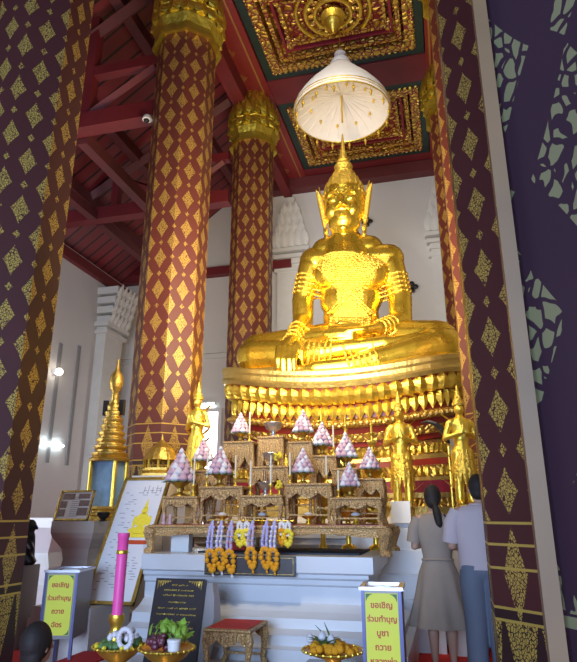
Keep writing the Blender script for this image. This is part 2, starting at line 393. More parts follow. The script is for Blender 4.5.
# nave ceiling: beams between the coffers
ZB = 11.15
for x, a, b in ((XL+.05, 'trim_21', .52), (XR+.02, 'trim_22', .45)):
    t = M().box((x-b,1.0,ZB),(x+b,15.7,ZB+.5)); struct(t, a, 'rosette_beam', loc=(x, 0, ZB))
for y, a in ((8.0,'trim_23'), (11.52,'trim_24'), (15.4,'trim_25')):
    struct(M().box((XL+.57,y-.42,ZB+.03),(XR-.43,y+.42,ZB+.5)), a, 'red_beam')
struct(M().box((-4.6,15.25,10.8),(1.3,15.6,11.15)), 'trim_26', 'dark_beam')
struct(M().box((XL-.2,1.0,ZB-.42),(XL+.05,15.7,ZB)), 'trim_27', 'red_beam')
struct(M().box((-4.5,1,11.7), (2.2,16,11.8)), 'ceiling', 'dark_beam')
struct(M().box((1.6,3.5,0), (1.7,15.6,11.7)), 'wall_right', 'wall_plaster')
def coffer(y0, y1, lab):
    x0, x1 = XL+.57+.02, XR-.43-.02; cx, cy = (x0+x1)/2, (y0+y1)/2; r = thing('coffer_panel', lab, 'ceiling panel', (cx, cy, ZB))
    def frame(i, o, z0, z1):
        a, b, c, d = x0+i, x1-i, y0+i, y1-i; m = M()
        for p, q in (((a,c),(b,c+o)),((a,d-o),(b,d)),((a,c+o),(a+o,d-o)),((b-o,c+o),(b,d-o))): m.box((p[0],p[1],z0),(q[0],q[1],z1))
        return m
    M().box((x0,y0,ZB+.42),(x1,y1,ZB+.52)).build('backboard', 'coffer_field', r)
    frame(0, .26, ZB+.06, ZB+.4).build('dark_border', 'coffer_dark', r)
    frame(.24, .16, ZB+.02, ZB+.36).build('gilded_frame', 'coffer_gold', r)
    frame(.46, .09, ZB+.10, ZB+.40).build('inner_frame', 'coffer_gold', r)
    frame(.62, .05, ZB+.2, ZB+.41).build('stepped_frame', 'maroon', r)
    frame(.74, .06, ZB+.22, ZB+.41).build('innermost_frame', 'coffer_gold', r)
    b = M(); n = 26
    for k in range(n):
        for yy, ux in ((y0+.22,0),(y1-.22,0)): b.ball((x0+.25+(x1-x0-.5)*k/(n-1),yy,ZB+.05), .05, 6, 4)
        for xx in (x0+.22, x1-.22): b.ball((xx,y0+.25+(y1-y0-.5)*k/(n-1),ZB+.05), .05, 6, 4)
    b.build('bead_border', 'coffer_gold', r)
    hx, hy = (x1-x0)/2-.62, (y1-y0)/2-.62
    m = M()
    for i in range(3): m.ring((cx,cy,ZB+.34-.03*i), .78-.2*i, .045, 28, 6)
    m.build('ring_moulding', 'bright_gold', r)
    m = M()
    for k in range(16): a = 2*pi*k/16; m.petal((cx+.3*cos(a),cy+.3*sin(a),ZB+.36), (0,0,-1), (cos(a),sin(a),0), .34, .15, .15, .1, .4)
    m.build('star_petals', 'coffer_gold', r)
    m = M().lathe((cx,cy,0), [(.06,ZB+.42),(.22,ZB+.3),(.26,ZB+.2),(.15,ZB+.12),(.19,ZB+.04),(.12,ZB-.08),(.02,ZB-.2)], 16); m.build('lotus_boss', 'bright_gold', r, True)
    for sx in (-1,1):
        for sy in (-1,1):
            m = M(); c = V((cx+sx*hx*.92, cy+sy*hy*.92, ZB+.38)); m.lathe(c, [(.18,.03),(.17,-.06),(.11,-.08),(.09,-.14),(.02,-.17)], 14); m.ring(c+V((0,0,-.04)), .19, .03, 14, 5)
            m.build('corner_rosette', 'coffer_gold', r, True)
    for sx, sy, L, W in ((0,-1,.55,.14),(0,1,.55,.14),(-1,0,.14,.45),(1,0,.14,.45)):
        c = V((cx+sx*hx, cy+sy*hy, ZB+.41)); q = [V((c.x-L,c.y,c.z)),V((c.x,c.y-W,c.z)),V((c.x+L,c.y,c.z)),V((c.x,c.y+W,c.z))]
        M().rings([q, [c+(p-c)*.75+V((0,0,-.05)) for p in q]]).build('lozenge', 'coffer_gold', r)
coffer(8.42, 11.1, 'gilded coffered ceiling panel nearest the viewer, above the white umbrella')
coffer(11.94, 14.98, 'gilded coffered ceiling panel half hidden behind the white umbrella')
# ------------------------------------------------------------------ columns
def column(x, y, r, z0, z1, mat, label, capm='capital_gold', cap_h=1.7, ph=0.0, rot=0.0):
    root = thing('octagonal_column', label, 'column', (x, y, z0))
    m = M(); uv = []; nz = 12
    ang = [radians(-112.5+rot+45*k) for k in range(8)]
    for i in range(nz):
        za, zb = z0+(z1-z0)*i/nz, z0+(z1-z0)*(i+1)/nz
        for k in range(8):
            a, b = ang[k], ang[(k+1) % 8]
            m.add([(x+r*cos(a),y+r*sin(a),za),(x+r*cos(b),y+r*sin(b),za),(x+r*cos(b),y+r*sin(b),zb),(x+r*cos(a),y+r*sin(a),zb)], [(0,1,2,3)])
            s = k % 2; uv += [(k-.5,za+ph),(k+.5,za+ph),(k+.5,zb+ph),(k-.5,zb+ph)]
    m.uv = uv; m.build('shaft', mat, root, recalc=False)
    if cap_h:
        s = r/.5; m = M()
        m.lathe((x,y,z1), [(.5*s,-.02),(.60*s,-.06),(.60*s,0),(.53*s,.04),(.55*s,.16),(.62*s,.3),(.62*s,.36),(.56*s,.4),(.56*s,.48),(.64*s,.56),(.62*s,.62),(.5*s,.66),(.44*s,1.0),(.28*s,1.35),(.14*s,1.65),(.05*s,1.85)], 8, off=radians(22.5))
        m.build('capital_moulding', capm, root)
        m = M()
        for z, n, rr, h, w_, tip in ((.34,16,.58,.34,.26,.1),(.60,16,.58,.42,.25,.2),(.80,14,.50,.45,.24,.12),(1.0,12,.42,.42,.22,.06),(1.2,11,.33,.40,.2,.02),(1.36,9,.22,.40,.17,-.05),(1.6,7,.13,.36,.13,-.1)):
            for k in range(n):
                a = 2*pi*(k+(.5 if z in (.62,1.15) else 0))/n
                m.petal((x+rr*s*cos(a),y+rr*s*sin(a),z1+z), (cos(a),sin(a),0), (-.25*cos(a),-.25*sin(a),1), h, w_*s, .12, tip, .5)
        m.build('capital_leaves', 'capital_pale' if capm == 'capital_pale' else capm, root)
    return root
column(XL, 4.45, .49, 0, 9.6, 'column_near', 'dark patterned octagonal column nearest on the left edge')
column(XL, 8.0, .52, 0, 9.45, 'column_far', 'tall red and gold octagonal column with gilded lotus capital in the middle of the left row')
column(XL+.12, 11.55, .48, 0, 9.72, 'column_far', 'slim farthest red and gold column beside the statue, gilded flame-shaped capital', ph=.1)
column(.628, 1.158, .5, 0, 6.5, 'column_close', 'very near dark purple column with large leaf pattern filling the right edge', cap_h=0, ph=.1, rot=-10)
column(XR, 4.45, .5, 0, 9.6, 'column_near', 'dark purple patterned column right of the two standing visitors')
column(XR+.07, 8.0, .5, 0, 9.45, 'column_far', 'sliver of red and gold column hidden behind the dark purple one')
column(XR, 11.55, .48, 0, 9.72, 'column_far', 'distant right column of which only the gilded capital shows by the ceiling')
tag(M().box((.125,1.005,0),(.150,1.03,6.5)).build('wooden_batten', 'wood_batten'), 'plain wooden batten running up the left edge of the very near purple column', 'wood strip')
# ------------------------------------------------------------------ marble bases
def rect_ring(x0, x1, y0, y1, z, o, l=1, b=1): return [V((x0-o*l,y0-o,z)),V((x1+o,y0-o,z)),V((x1+o,y1+o*b,z)),V((x0-o*l,y1+o*b,z))]
def moulded(x0, x1, y0, y1, prof, l=1, b=1): return M().rings([rect_ring(x0, x1, y0, y1, z, o, l, b) for z, o in prof])
PX0, PX1, PY = -2.98, -.74, 5.75
m = moulded(PX0, PX1, PY, 7.1, [(.2,.34),(.3,.34),(.32,.27),(.4,.27),(.44,.18),(.52,.16),(.56,.04),(.6,-.03),(.62,-.06),(.76,-.06),(.78,-.03),(.82,-.03),(.84,.0),(.87,.0),(.89,.05),(1.03,.05)], 0, 0)
tag(m.build('altar_platform', 'marble'), 'white moulded marble platform carrying the low altar bench', 'platform')
tag(M().box((-2.98,4.78,0),(-.40,7.0,.199)).build('marble_step', 'marble_warm'), 'low pale marble step in front of the altar platform, under the red stool', 'step')
m = moulded(-3.3, .0, 7.75, 11.2, [(0,.1),(.3,.1),(.32,.02),(.55,.02),(.58,-.05),(1.0,-.05),(1.04,0),(1.1,0),(1.12,.04),(1.3,.04)])
tag(m.build('throne_podium', 'marble'), 'tall white marble podium under the golden throne', 'podium')
m = moulded(-4.46, -4.02, 6.42, 7.35, [(0,.16),(.3,.16),(.34,.06),(.5,.06),(.62,-.02),(.9,-.06),(1.02,-.04),(1.14,.04),(1.2,.06),(1.33,.06)])
tag(m.build('left_pedestal', 'marble_warm'), 'moulded marble pedestal carrying the photo board and golden chedi', 'pedestal').name = 'marble_pedestal'
m = moulded(-8.6, -6.3, 8.9, 10.4, [(0,.2),(.3,.2),(.34,.05),(.6,.05),(.8,-.1),(1.0,0),(1.2,.1),(1.35,.1)])
tag(m.build('marble_pedestal', 'marble'), 'pale stepped marble pedestal in the left aisle behind the nearest left column', 'pedestal')
# stair block beside the podium, behind the woman
m = M()
for k in range(5): m.box((-1.2,7.12+.10*k,.0+.25*k),(-.12,7.60,.25*(k+1)))
tag(m.build('marble_steps', 'marble'), 'white marble steps rising to the podium behind the woman', 'steps')
# ------------------------------------------------------------------ throne (boat-curved)
TC = V((-1.58, 9.85)); HW, HD = 2.06, 1.2
def tring(z, o, sag=1.0, n=72, e=3.2):
    R = []
    for k in range(n):
        a = 2*pi*k/n; c, s = cos(a), sin(a); rr = (abs(c)**e+abs(s)**e)**(-1/e)
        x = rr*c; y = rr*s; R.append(V((TC.x+x*(HW-o), TC.y+y*(HD-o), z+sag*.30*x*x)))
    return R
def tpoint(a, z, o, sag=1.0, e=3.2):
    c, s = cos(a), sin(a); rr = (abs(c)**e+abs(s)**e)**(-1/e); x, y = rr*c, rr*s
    return V((TC.x+x*(HW-o), TC.y+y*(HD-o), z+sag*.30*x*x))
def tband(prof): 
    m = M(); m.rings([tring(z, o, s) for z, o, s in prof]); return m
thr = thing('lotus_throne', 'golden tiered lotus throne with upcurved ends under the seated Buddha', 'throne', (TC.x, TC.y, 1.3))
tband([(3.24,.03,1),(3.30,0,1),(3.34,.02,1),(3.40,.02,1),(3.44,.0,1),(3.50,.0,1),(3.52,.04,1)]).build('rim', 'throne_rim', thr)
tband([(2.98,.22,.95),(3.1,.12,1),(3.25,.08,1)]).build('petal_backing', 'red_lacquer', thr)
tband([(2.74,.26,.85),(2.99,.24,.95)]).build('lower_petal_backing', 'red_lacquer', thr)
tband([(2.64,.2,.8),(2.66,.15,.8),(2.72,.15,.85),(2.75,.2,.85)]).build('upper_cornice', 'throne_gold', thr)
def walk(n, z, o, sag):
    pts = []; N = 1440; L = [0]; q = [tpoint(2*pi*i/N, z, o, sag) for i in range(N+1)]
    for i in range(N): L.append(L[-1]+(q[i+1]-q[i]).length)
    j = 0
    for k in range(n):
        t = L[-1]*k/n
        while L[j+1] < t: j += 1
        d = (q[j+1]-q[j]).normalized(); pts.append((q[j], V((d.y, -d.x, 0)).normalized()))
    return pts
m = M()
for p, o in walk(58, 3.0, .17, 1): m.petal(p, o, (0,0,1), .29, .24, .26, .15, .55)
m.build('large_lotus_petals', 'bright_gold', thr)
m = M()
for p, o in walk(72, 2.99, .22, .95): m.petal(p, o, (0,0,-1), .25, .15, .12, .05, .6)
m.build('small_lotus_petals', 'bright_gold', thr)
m = M()
for i, (p, o) in enumerate(walk(110, 2.69, .13, .82)): m.ball(p, .035, 6, 4)
m.build('bead_string', 'throne_rim', thr)
def band(z0, z1, o0, o1, sag, name, mat): tband([(z0, o0, sag), (z1, o1, sag)]).build(name, mat, thr)
for z0, z1, o0, o1, s, nm, mt in ((2.56,2.65,.3,.24,.72,'red_band','red_lacquer'),(2.44,2.57,.34,.3,.66,'carved_band','throne_gold'),(2.37,2.45,.4,.38,.6,'red_band','red_lacquer'),
        (2.18,2.38,.42,.42,.5,'carved_waist','throne_gold'),(2.12,2.19,.36,.38,.42,'gilt_edge','throne_rim'),(2.04,2.13,.3,.34,.36,'red_band','red_lacquer'),(1.88,2.05,.24,.3,.3,'carved_band','throne_gold'),
        (1.84,1.89,.16,.18,.22,'gilt_edge','throne_rim'),(1.68,1.85,.14,.16,.15,'maroon_band','maroon'),(1.62,1.69,.06,.06,.08,'gilt_edge','throne_rim'),(1.5,1.63,.08,.08,.05,'carved_band','throne_gold'),(1.36,1.51,.03,.03,.0,'gilt_edge','throne_rim'),(1.3,1.37,-.02,-.02,0,'foot_band','marble_warm')):
    band(z0, z1, o0, o1, s, nm, mt)
m = M()
for p, o in walk(90, 2.19, .42, .5): m.petal(p, o, (0,0,1), .13, .09, .1, .05, .5)
m.build('leaf_frieze', 'bright_gold', thr); m = M()
for p, o in walk(90, 1.9, .22, .28): m.petal(p, o, (0,0,1), .12, .09, .1, .05, .5)
m.build('leaf_frieze', 'bright_gold', thr)
# ------------------------------------------------------------------ the Buddha
SB = V((-1.55, 9.8, 3.5))
bud = thing('seated_buddha', 'huge golden crowned Buddha seated cross-legged on the lotus throne', 'statue', SB)
m = M()
def cp(a, b, ra, rb, sq=1.0): m.cap(P(*a), P(*b), ra, rb, 16, sq)
# trunk
m.ball(P(350,336,9.85), (.60,.42,.34), 20, 12)
m.ball(P(351,318,9.85), (.50,.34,.50), 20, 12)
m.ball(P(351,300,9.83), (.56,.36,.45), 20, 12)
m.ball(P(351,278,9.80), (.66,.38,.50), 20, 12)
m.ball(P(330,275,9.62), (.30,.25,.28), 16, 10); m.ball(P(371,275,9.62), (.30,.25,.28), 16, 10)
cp((314,262,9.85),(389,259,9.85),.27,.27)
cp((346,250,9.85),(347,262,9.85),.40,.5); cp((326,252,9.85),(369,250,9.85),.27,.27)
cp((345,262,9.82),(344,232,9.78),.22,.19)
for z in (243,247): m.ring(P(345,z,9.80), .205, .022, 24, 6)
# head
H = P(344.5,209.5,9.68); HS = 1.22
def hb(dx, dy, dz, r): m.ball(H+V((dx,dy,dz))*HS, tuple(q*HS for q in r), 20, 14)
hb(0,.02,.03,(.300,.33,.43)); hb(0,-.05,-.25,(.245,.24,.22)); hb(0,-.13,-.40,(.10,.12,.08)); hb(0,.02,.22,(.315,.34,.24))
for s in (-1,1):
    hb(s*.15,-.17,-.12,(.115,.12,.13))
    hb(s*.125,-.265,.055,(.085,.045,.03)); hb(s*.125,-.255,.02,(.085,.05,.035))
    m.tube([H+V((s*.03,-.31,.09))*HS, H+V((s*.10,-.315,.155))*HS, H+V((s*.18,-.275,.15))*HS, H+V((s*.25,-.19,.08))*HS], [.020,.024,.022,.01], 8)
    m.cap(H+V((s*.31,.03,.10))*HS, H+V((s*.30,.03,-.30))*HS, .055, .05, 10, .6); m.cap(H+V((s*.30,.0,-.30))*HS, H+V((s*.285,-.02,-.48))*HS, .045, .035, 10)
    hb(s*.045,-.325,-.105,(.036,.04,.028))
m.cap(H+V((0,-.30,.10))*HS, H+V((0,-.375,-.08))*HS, .028, .044, 10)
m.tube([H+V((-.105,-.275,-.205))*HS, H+V((-.05,-.315,-.185))*HS, H+V((0,-.33,-.195))*HS, H+V((.05,-.315,-.185))*HS, H+V((.105,-.275,-.205))*HS], [.012,.024,.022,.024,.012], 8)
m.tube([H+V((-.085,-.28,-.225))*HS, H+V((0,-.325,-.24))*HS, H+V((.085,-.28,-.225))*HS], [.012,.030,.012], 8)
# legs: folded, each ankle over the other
cp((330,344,9.8),(258,352,9.4),.38,.31); cp((257,357,9.25),(322,353,9.0),.30,.20); cp((253,357,9.32),(257,357,9.25),.29,.30)
cp((322,353,9.0),(345,349,8.95),.18,.15); cp((345,349,8.95),(385,344,8.98),.15,.14); cp((385,344,8.98),(412,338,9.05),.14,.08,.8)
cp((370,342,9.8),(438,341,9.45),.38,.34); cp((440,347,9.28),(375,361,8.92),.32,.20); cp((444,346,9.35),(438,347,9.28),.31,.33)
cp((375,361,8.92),(352,366,8.82),.19,.15); cp((352,366,8.82),(315,369,8.80),.15,.13); cp((315,369,8.80),(290,370,8.86),.13,.08,.8)
cp((285,366,9.3),(410,362,9.3),.24,.26); cp((300,356,9.5),(400,352,9.5),.3,.3)
for i, (x, y) in enumerate(((417,334),(419,336),(419,338.5),(418,341))): cp((408,337+1.2*i,9.0),(x,y+.8,9.04),.05,.04)
# arm reaching down over the shin (left of the picture)
cp((311,268,9.82),(303,300,9.80),.235,.20); cp((303,300,9.80),(303,322,9.72),.20,.185)
cp((303,322,9.72),(293,338,9.15),.185,.125); cp((293,338,9.15),(287,347,8.93),.13,.13,.8)
for i, (xa, xb, yb) in enumerate(((279,277.5,368),(284,282.5,372.5),(289.5,288.5,373),(294.5,294,370.5))):
    cp((xa,348,8.82),(xb,360,8.70),.062,.052); cp((xb,360,8.70),(xb+.3,yb,8.71),.052,.040)
cp((297,344,8.88),(302,352,8.80),.062,.055); cp((302,352,8.80),(302,360,8.78),.052,.04)
# arm resting in the lap (right of the picture)
cp((391,267,9.82),(400,298,9.80),.245,.205); cp((400,298,9.80),(401,322,9.70),.205,.19)
cp((401,322,9.70),(379,328,9.12),.185,.125); cp((379,328,9.12),(362,331,8.98),.125,.115,.7); cp((362,331,8.98),(350,332,8.95),.13,.12,.6)
for i, (xe, ye, yy) in enumerate(((330,327.5,8.98),(326,331,8.93),(325,334.5,8.90),(328,338,8.90))):
    cp((352,328.5+2.6*i,yy),(339,328+2.8*i,yy-.02),.055,.05); cp((339,328+2.8*i,yy-.02),(xe,ye,yy),.05,.038)
cp((358,327,9.0),(345,323,9.0),.058,.045); cp((345,323,9.0),(337,323.5,9.0),.045,.035)
body = fuse(m, 'body', 'statue_gold', bud, .019, 3)
bvh = BVHTree.FromPolygons([v.co+SB for v in body.data.vertices], [tuple(p.vertices) for p in body.data.polygons])
def front(x, z):
    h = bvh.ray_cast(V((x,5,z)), V((0,1,0)))
    return h[0] if h[0] else None
def strip(m, pts, r, beads=0, step=.05):
    prev = None; run = []
    for a, b in zip(pts[:-1], pts[1:]):
        n = max(1, int((b-a).length/step))
        for i in range(n):
            q = a+(b-a)*(i/n); h = front(q.x, q.z)
            if h and 8.6 < h.y < 10.2: run.append(h+V((0,-r*.3,0)))
    if len(run) > 2:
        m.tube(run, r, 6)
        if beads:
            for i in range(0, len(run), 2): m.ball(run[i]+V((0,-r*.6,0)), beads, 6, 4)
def xz(px, py): p = P(px, py, 9.45); return V((p.x, 0, p.z))
m = M(); cN = xz(345.5,252)
for r in (.26,.34,.42,.50):
    strip(m, [cN+V((r*1.15*cos(a), 0, -r*.62*sin(a)+.0)) for a in [pi*(.06+.88*i/24) for i in range(25)]], .018, .024)
for s, (ax, ay), (bx, by) in ((1,(316,262),(372,312)),(-1,(382,260),(328,312))):
    for o in (-4,0,4):
        c = xz((ax+bx)/2+o, (ay+by)/2+4); strip(m, [xz(ax+o,ay), c, xz(bx+o,by)], .018, .024)
m.build('chest_straps', 'ornament_gold', bud)
m = M()
for i in range(44):
    for j in range(33):
        x = 312+i*1.8+(j % 2)*.9; y = 254+j*1.95; cx_ = abs(x-350)
        inside = (y < 284 and cx_ < 37-(y-256)*.62) or (284 <= y < 302 and cx_ < 13+(y-288)*.0) or (302 <= y < 318 and cx_ < 8+(y-302)*.9)
        if not inside: continue
        q = xz(x, y); h = front(q.x, q.z)
        if h: m.ball(h, (.027,.020,.027), 6, 4)
m.build('jewelled_breastplate', 'ornament_gold', bud)
# belt
m = M()
for k, y in enumerate((316,319.5,323)): strip(m, [xz(330,y), xz(340,y+1.5), xz(350,y+2), xz(362,y+1.5), xz(372,y)], .03, .035)
m.build('belt', 'ornament_gold', bud)
def bangle(a, b, ts, r, name, t=.028):
    A, B = P(*a), P(*b); d = (B-A).normalized(); q = d.to_track_quat('Z', 'Y').to_matrix(); m = M()
    for f in ts:
        c = A+(B-A)*f; pts = []
        for k in range(24):
            w_ = q @ V((cos(2*pi*k/24), sin(2*pi*k/24), 0)); h = bvh.ray_cast(c+w_*(r*1.8), -w_)
            pts.append((h[0] if h[0] and (h[0]-c).length < r*1.7 else c+w_*r))
        m.tube(pts+[pts[0]], t, 6)
        for k in range(0, 24, 2): m.ball(pts[k], t*1.5, 6, 4)
    return m.build(name, 'ornament_gold', bud)
bangle((309,272,9.82),(303.5,296,9.80),(.25,.42,.6,.78,.95),.24,'armlet',.019)
bangle((393.5,272,9.82),(399.5,296,9.80),(.25,.42,.6,.78,.95),.25,'armlet',.019)
bangle((300,327,9.55),(293,338,9.15),(.3,.6,.9,1.1),.17,'bracelet',.017)
bangle((394,324,9.5),(379,328,9.12),(.2,.45,.7,.95),.17,'bracelet',.017)
bangle((308,354,9.05),(334,351,8.97),(0,.2,.4,.6,.8,1),.2,'anklet',.017)
bangle((376,361,8.92),(348,366.5,8.82),(0,.2,.4,.6,.8,1),.2,'anklet',.017)
# crown
cr = M(); hc = H+V((0,.03,.03))
cr.lathe(hc, [(.355,.20),(.385,.23),(.385,.30),(.36,.33),(.37,.38),(.34,.46),(.30,.52),(.29,.56),(.24,.64),(.20,.69),(.21,.73),(.15,.78),(.16,.83),(.18,.88),(.15,.93),(.09,.97),(.12,1.0),(.08,1.05),(.09,1.09),(.06,1.14),(.07,1.18),(.045,1.24),(.035,1.36),(.012,1.62)], 28, sy=1.03)
crown = cr.build('crown', 'ornament_gold', bud, True)
cr = M()
for z, n, r, h, w_ in ((.22,24,.375,.17,.11),(.36,20,.345,.16,.11),(.50,16,.28,.14,.10),(.62,12,.22,.12,.09),(.74,10,.15,.10,.08)):
    for k in range(n):
        a = 2*pi*(k+.5)/n; cr.petal(hc+V((r*cos(a), r*sin(a), z)), (cos(a),sin(a),0), (-.3*cos(a),-.3*sin(a),1), h, w_, .1, .05, .6)
cr.petal(hc+V((0,-.38,.26)), (0,-1,0), (0,.1,1), .30, .2, .05, .0, .4)
cr.build('crown_leaves', 'ornament_gold', crown)
for s in (-1,1):
    w_ = M()
    for k in range(8):
        w_.petal(hc+V((s*(.365+.014*k),-.03,-.36+.085*k)), (s*.6,-1,0), (s*.22,0,1), .17+.006*k, .09, .06, .12, .6)
    w_.petal(hc+V((s*.42,0,.28)), (s,-.3,0), (s*.12,0,1), .24, .11, .05, .1, .5)
    w_.tube([hc+V((s*.35,-.03,-.62)), hc+V((s*.37,-.03,-.30)), hc+V((s*.40,-.02,.10)), hc+V((s*.45,0,.32))], [.03,.035,.03,.02], 6)
    w_.ball(hc+V((s*.345,-.05,-.46)), (.045,.05,.08), 8, 6); w_.ball(hc+V((s*.345,-.05,-.60)), (.035,.04,.07), 8, 6)
    w_.build('ear_ornament', 'ornament_gold', crown)
# ------------------------------------------------------------------ umbrella
UC = V((-1.43, 9.72, 8.90))
um = thing('tiered_umbrella', 'white ceremonial umbrella with gold fringe hanging over the Buddha', 'umbrella', UC)
dome = M(); pr = [(.90,0),(.935,.01),(.945,.09),(.92,.18),(.82,.36),(.66,.58),(.49,.78),(.36,.94),(.27,1.05),(.20,1.14),(.21,1.18),(.17,1.21),(.18,1.25),(.11,1.29),(.10,1.38),(.12,1.43),(.06,1.50),(.01,1.58)]
inn = [(.02,.42),(.3,.36),(.6,.25),(.88,.05)]
R = []
for r, z in reversed(pr): R.append([UC+V((r*cos(2*pi*k/48)*(1+.006*(k % 2)), r*sin(2*pi*k/48)*(1+.006*(k % 2)), z)) for k in range(48)])
for r, z in reversed(inn): R.append([UC+V((r*cos(2*pi*k/48), r*sin(2*pi*k/48), z+.012*(k % 2))) for k in range(48)])
dome.rings(R); dome.build('canopy', 'white_cloth', um, True)
m = M(); m.ring(UC+V((0,0,.095)), .948, .009, 48, 6); m.ring(UC+V((0,0,.05)), .945, .006, 48, 6); m.ring(UC+V((0,0,.0)), .92, .014, 48, 6); m.build('gold_trim', 'bright_gold', um)
for k in range(16):
    a = 2*pi*k/16; c = UC+V((.9*cos(a), .9*sin(a), -.01)); M().lathe(c, [(.006,0),(.006,-.05),(.022,-.07),(.03,-.11),(.012,-.13),(.02,-.15),(.003,-.21)], 8).build('pendant', 'bright_gold', um)
for k in range(10):
    a = 2*pi*k/10; c = UC+V((.62*cos(a), .62*sin(a), .22)); M().lathe(c, [(.006,0),(.022,-.03),(.03,-.05),(.015,-.07),(.003,-.11)], 8).build('pendant', 'bright_gold', um)
m = M()
for k in range(24):
    a = 2*pi*k/24; m.tube([UC+V((.05*cos(a),.05*sin(a),.405)), UC+V((.6*cos(a),.6*sin(a),.235)), UC+V((.88*cos(a),.88*sin(a),.045))], .006, 5)
m.build('ribs', 'white_cloth', um)
M().tube([UC+V((0,0,.42)), UC+V((0,0,-.2))], .018, 8).build('pole', 'bright_gold', um)
M().tube([UC+V((0,0,1.55)), V((UC.x,UC.y,ZB-.19))], .012, 6).build('hanging_chain', 'dull_gold', um)
# ------------------------------------------------------------------ altar bench and small tables
def carved_table(name, label, cx, y0, z0, w, d, h, group=None, top_mat='carved_table', inlay=None, legw=.045, shelf=True):
    r = thing(name, label, 'table', (cx, y0+d/2, z0), group); x0, x1, y1 = cx-w/2, cx+w/2, y0+d
    t = min(.03, h*.12)
    m = M(); m.rings([rect_ring(x0,x1,y0,y1,z0+h-t,-.01), rect_ring(x0,x1,y0,y1,z0+h-t*.6,.0), rect_ring(x0,x1,y0,y1,z0+h-t*.2,.0), rect_ring(x0,x1,y0,y1,z0+h,-.008)])
    m.build('tabletop', top_mat, r)
    if inlay: M().box((x0+.03,y0+.03,z0+h),(x1-.03,y1-.03,z0+h+.004)).build('top_panel', inlay, r)
    ah = h*.30; n = 12
    for yy in (y1-.03, y0+.015):
        m = M()
        poly = [(x0+.02, z0+h-t), (x1-.02, z0+h-t)]+[(x1-.02-(w-.04)*i/n, z0+h-t-ah*(.55+.45*abs(cos(pi*i/n*2)))*(1 if 0 < i < n else 1)) for i in range(n+1)]
        m.prism(poly, Matrix.Translation((0,yy,0)), .015)
        if yy < y0+.02:
            for k in range(5): c = V((x0+w*(k+1)/6, y0+.012, z0+h-t-ah*.45)); m.ball(c, (w*.05,.012,ah*.32), 8, 5)
        m.build('apron', 'carved_table', r)
    for sx in (0,1):
        for sy in (0,1):
            X = x0+.03 if sx == 0 else x1-.03; Yl = y0+.03 if sy == 0 else y1-.03; o = -1 if sx == 0 else 1
            M().tube([(X,Yl,z0+h-t),(X+o*.012,Yl,z0+h*.72),(X+o*.006,Yl,z0+h*.45),(X-o*.006,Yl,z0+h*.2),(X+o*.014,Yl,z0+.012),(X+o*.014,Yl,z0)], [legw*.6,legw*.62,legw*.42,legw*.34,legw*.5,legw*.5], 8).build('leg', 'carved_table', r)
    if shelf:
        for ya in (y0+.02, y1-.035): M().box((x0+.03,ya,z0+h*.22),(x1-.03,ya+.015,z0+h*.22+.014)).build('stretcher', 'carved_table', r)
    return r
BZ = 1.055
a, b = P(150,527,5.95), P(385,527,5.95); BT = 1.30
bench = carved_table('altar_bench', 'long low carved gilded bench with red top standing on the marble platform', (a.x+b.x)/2+.02, 5.86, 1.031, (b.x-a.x), 1.0, BT-1.03, None, 'carved_table', 'red_lacquer', .12, False)
tag(M().box((-2.5,5.98,1.03),(-.85,6.85,1.045)).build('floor_cloth', 'dark_cloth'), 'dark cloth spread on the marble under the low altar bench', 'cloth')
tag(M().box((-2.86,6.1,1.03),(-2.66,6.2,1.2),None).build('paper_packet', 'white'), 'small white packet under the left end of the altar bench', 'packet')
tag(M().box((-2.32,6.3,1.045),(-2.1,6.45,1.12)).build('red_box', 'red_cushion'), 'small red box on the dark cloth under the altar bench', 'box')
# (left px, right px, top py, Y, base z, label)
TB = BT+.001
tabs = [(161,198,496,6.02,TB,'small carved gilded altar table farthest left on the bench'),
        (198,243,486,6.12,TB,'taller carved altar table second from the left, under a lotus cone'),
        (239,283,495,6.00,TB,'small carved altar table in the front middle holding the incense bowl'),
        (283,332,483,6.12,TB,'taller carved altar table right of the incense bowl table'),
        (330,382,497,5.98,TB,'small carved altar table farthest right on the bench'),
        (190,218,470,6.55,TB,'narrow carved table behind the two left front tables'),
        (222,254,441,6.62,TB,'tall narrow carved stand left of centre with a lotus cone'),
        (248,289,466,6.50,TB,'middle carved table carrying the silver tray behind the incense bowl'),
        (287,313,441,6.62,TB,'tall narrow carved stand right of centre with a lotus cone'),
        (311,337,455,6.62,TB,'tall narrow carved stand between two lotus cones on the right'),
        (331,358,468,6.60,TB,'narrow carved stand behind the right front table'),
        (356,384,478,6.45,TB,'narrow carved stand at the right back end of the bench'),
        (256,284,436,6.815,1.031,'tallest carved stand at the back centre carrying a black bowl')]
TT = []
for i, (xa, xb, py, Y, zb, lab) in enumerate(tabs):
    A, B = P(xa, py, Y), P(xb, py, Y); h = (A.z+B.z)/2-zb; d = .34 if Y < 6.3 else .3
    carved_table('altar_table', lab, (A.x+B.x)/2, Y, zb, B.x-A.x-.02, d, h, 'carved altar tables', 'carved_table', None, .05, True)
    TT.append(((A.x+B.x)/2, Y+d/2, zb+h))
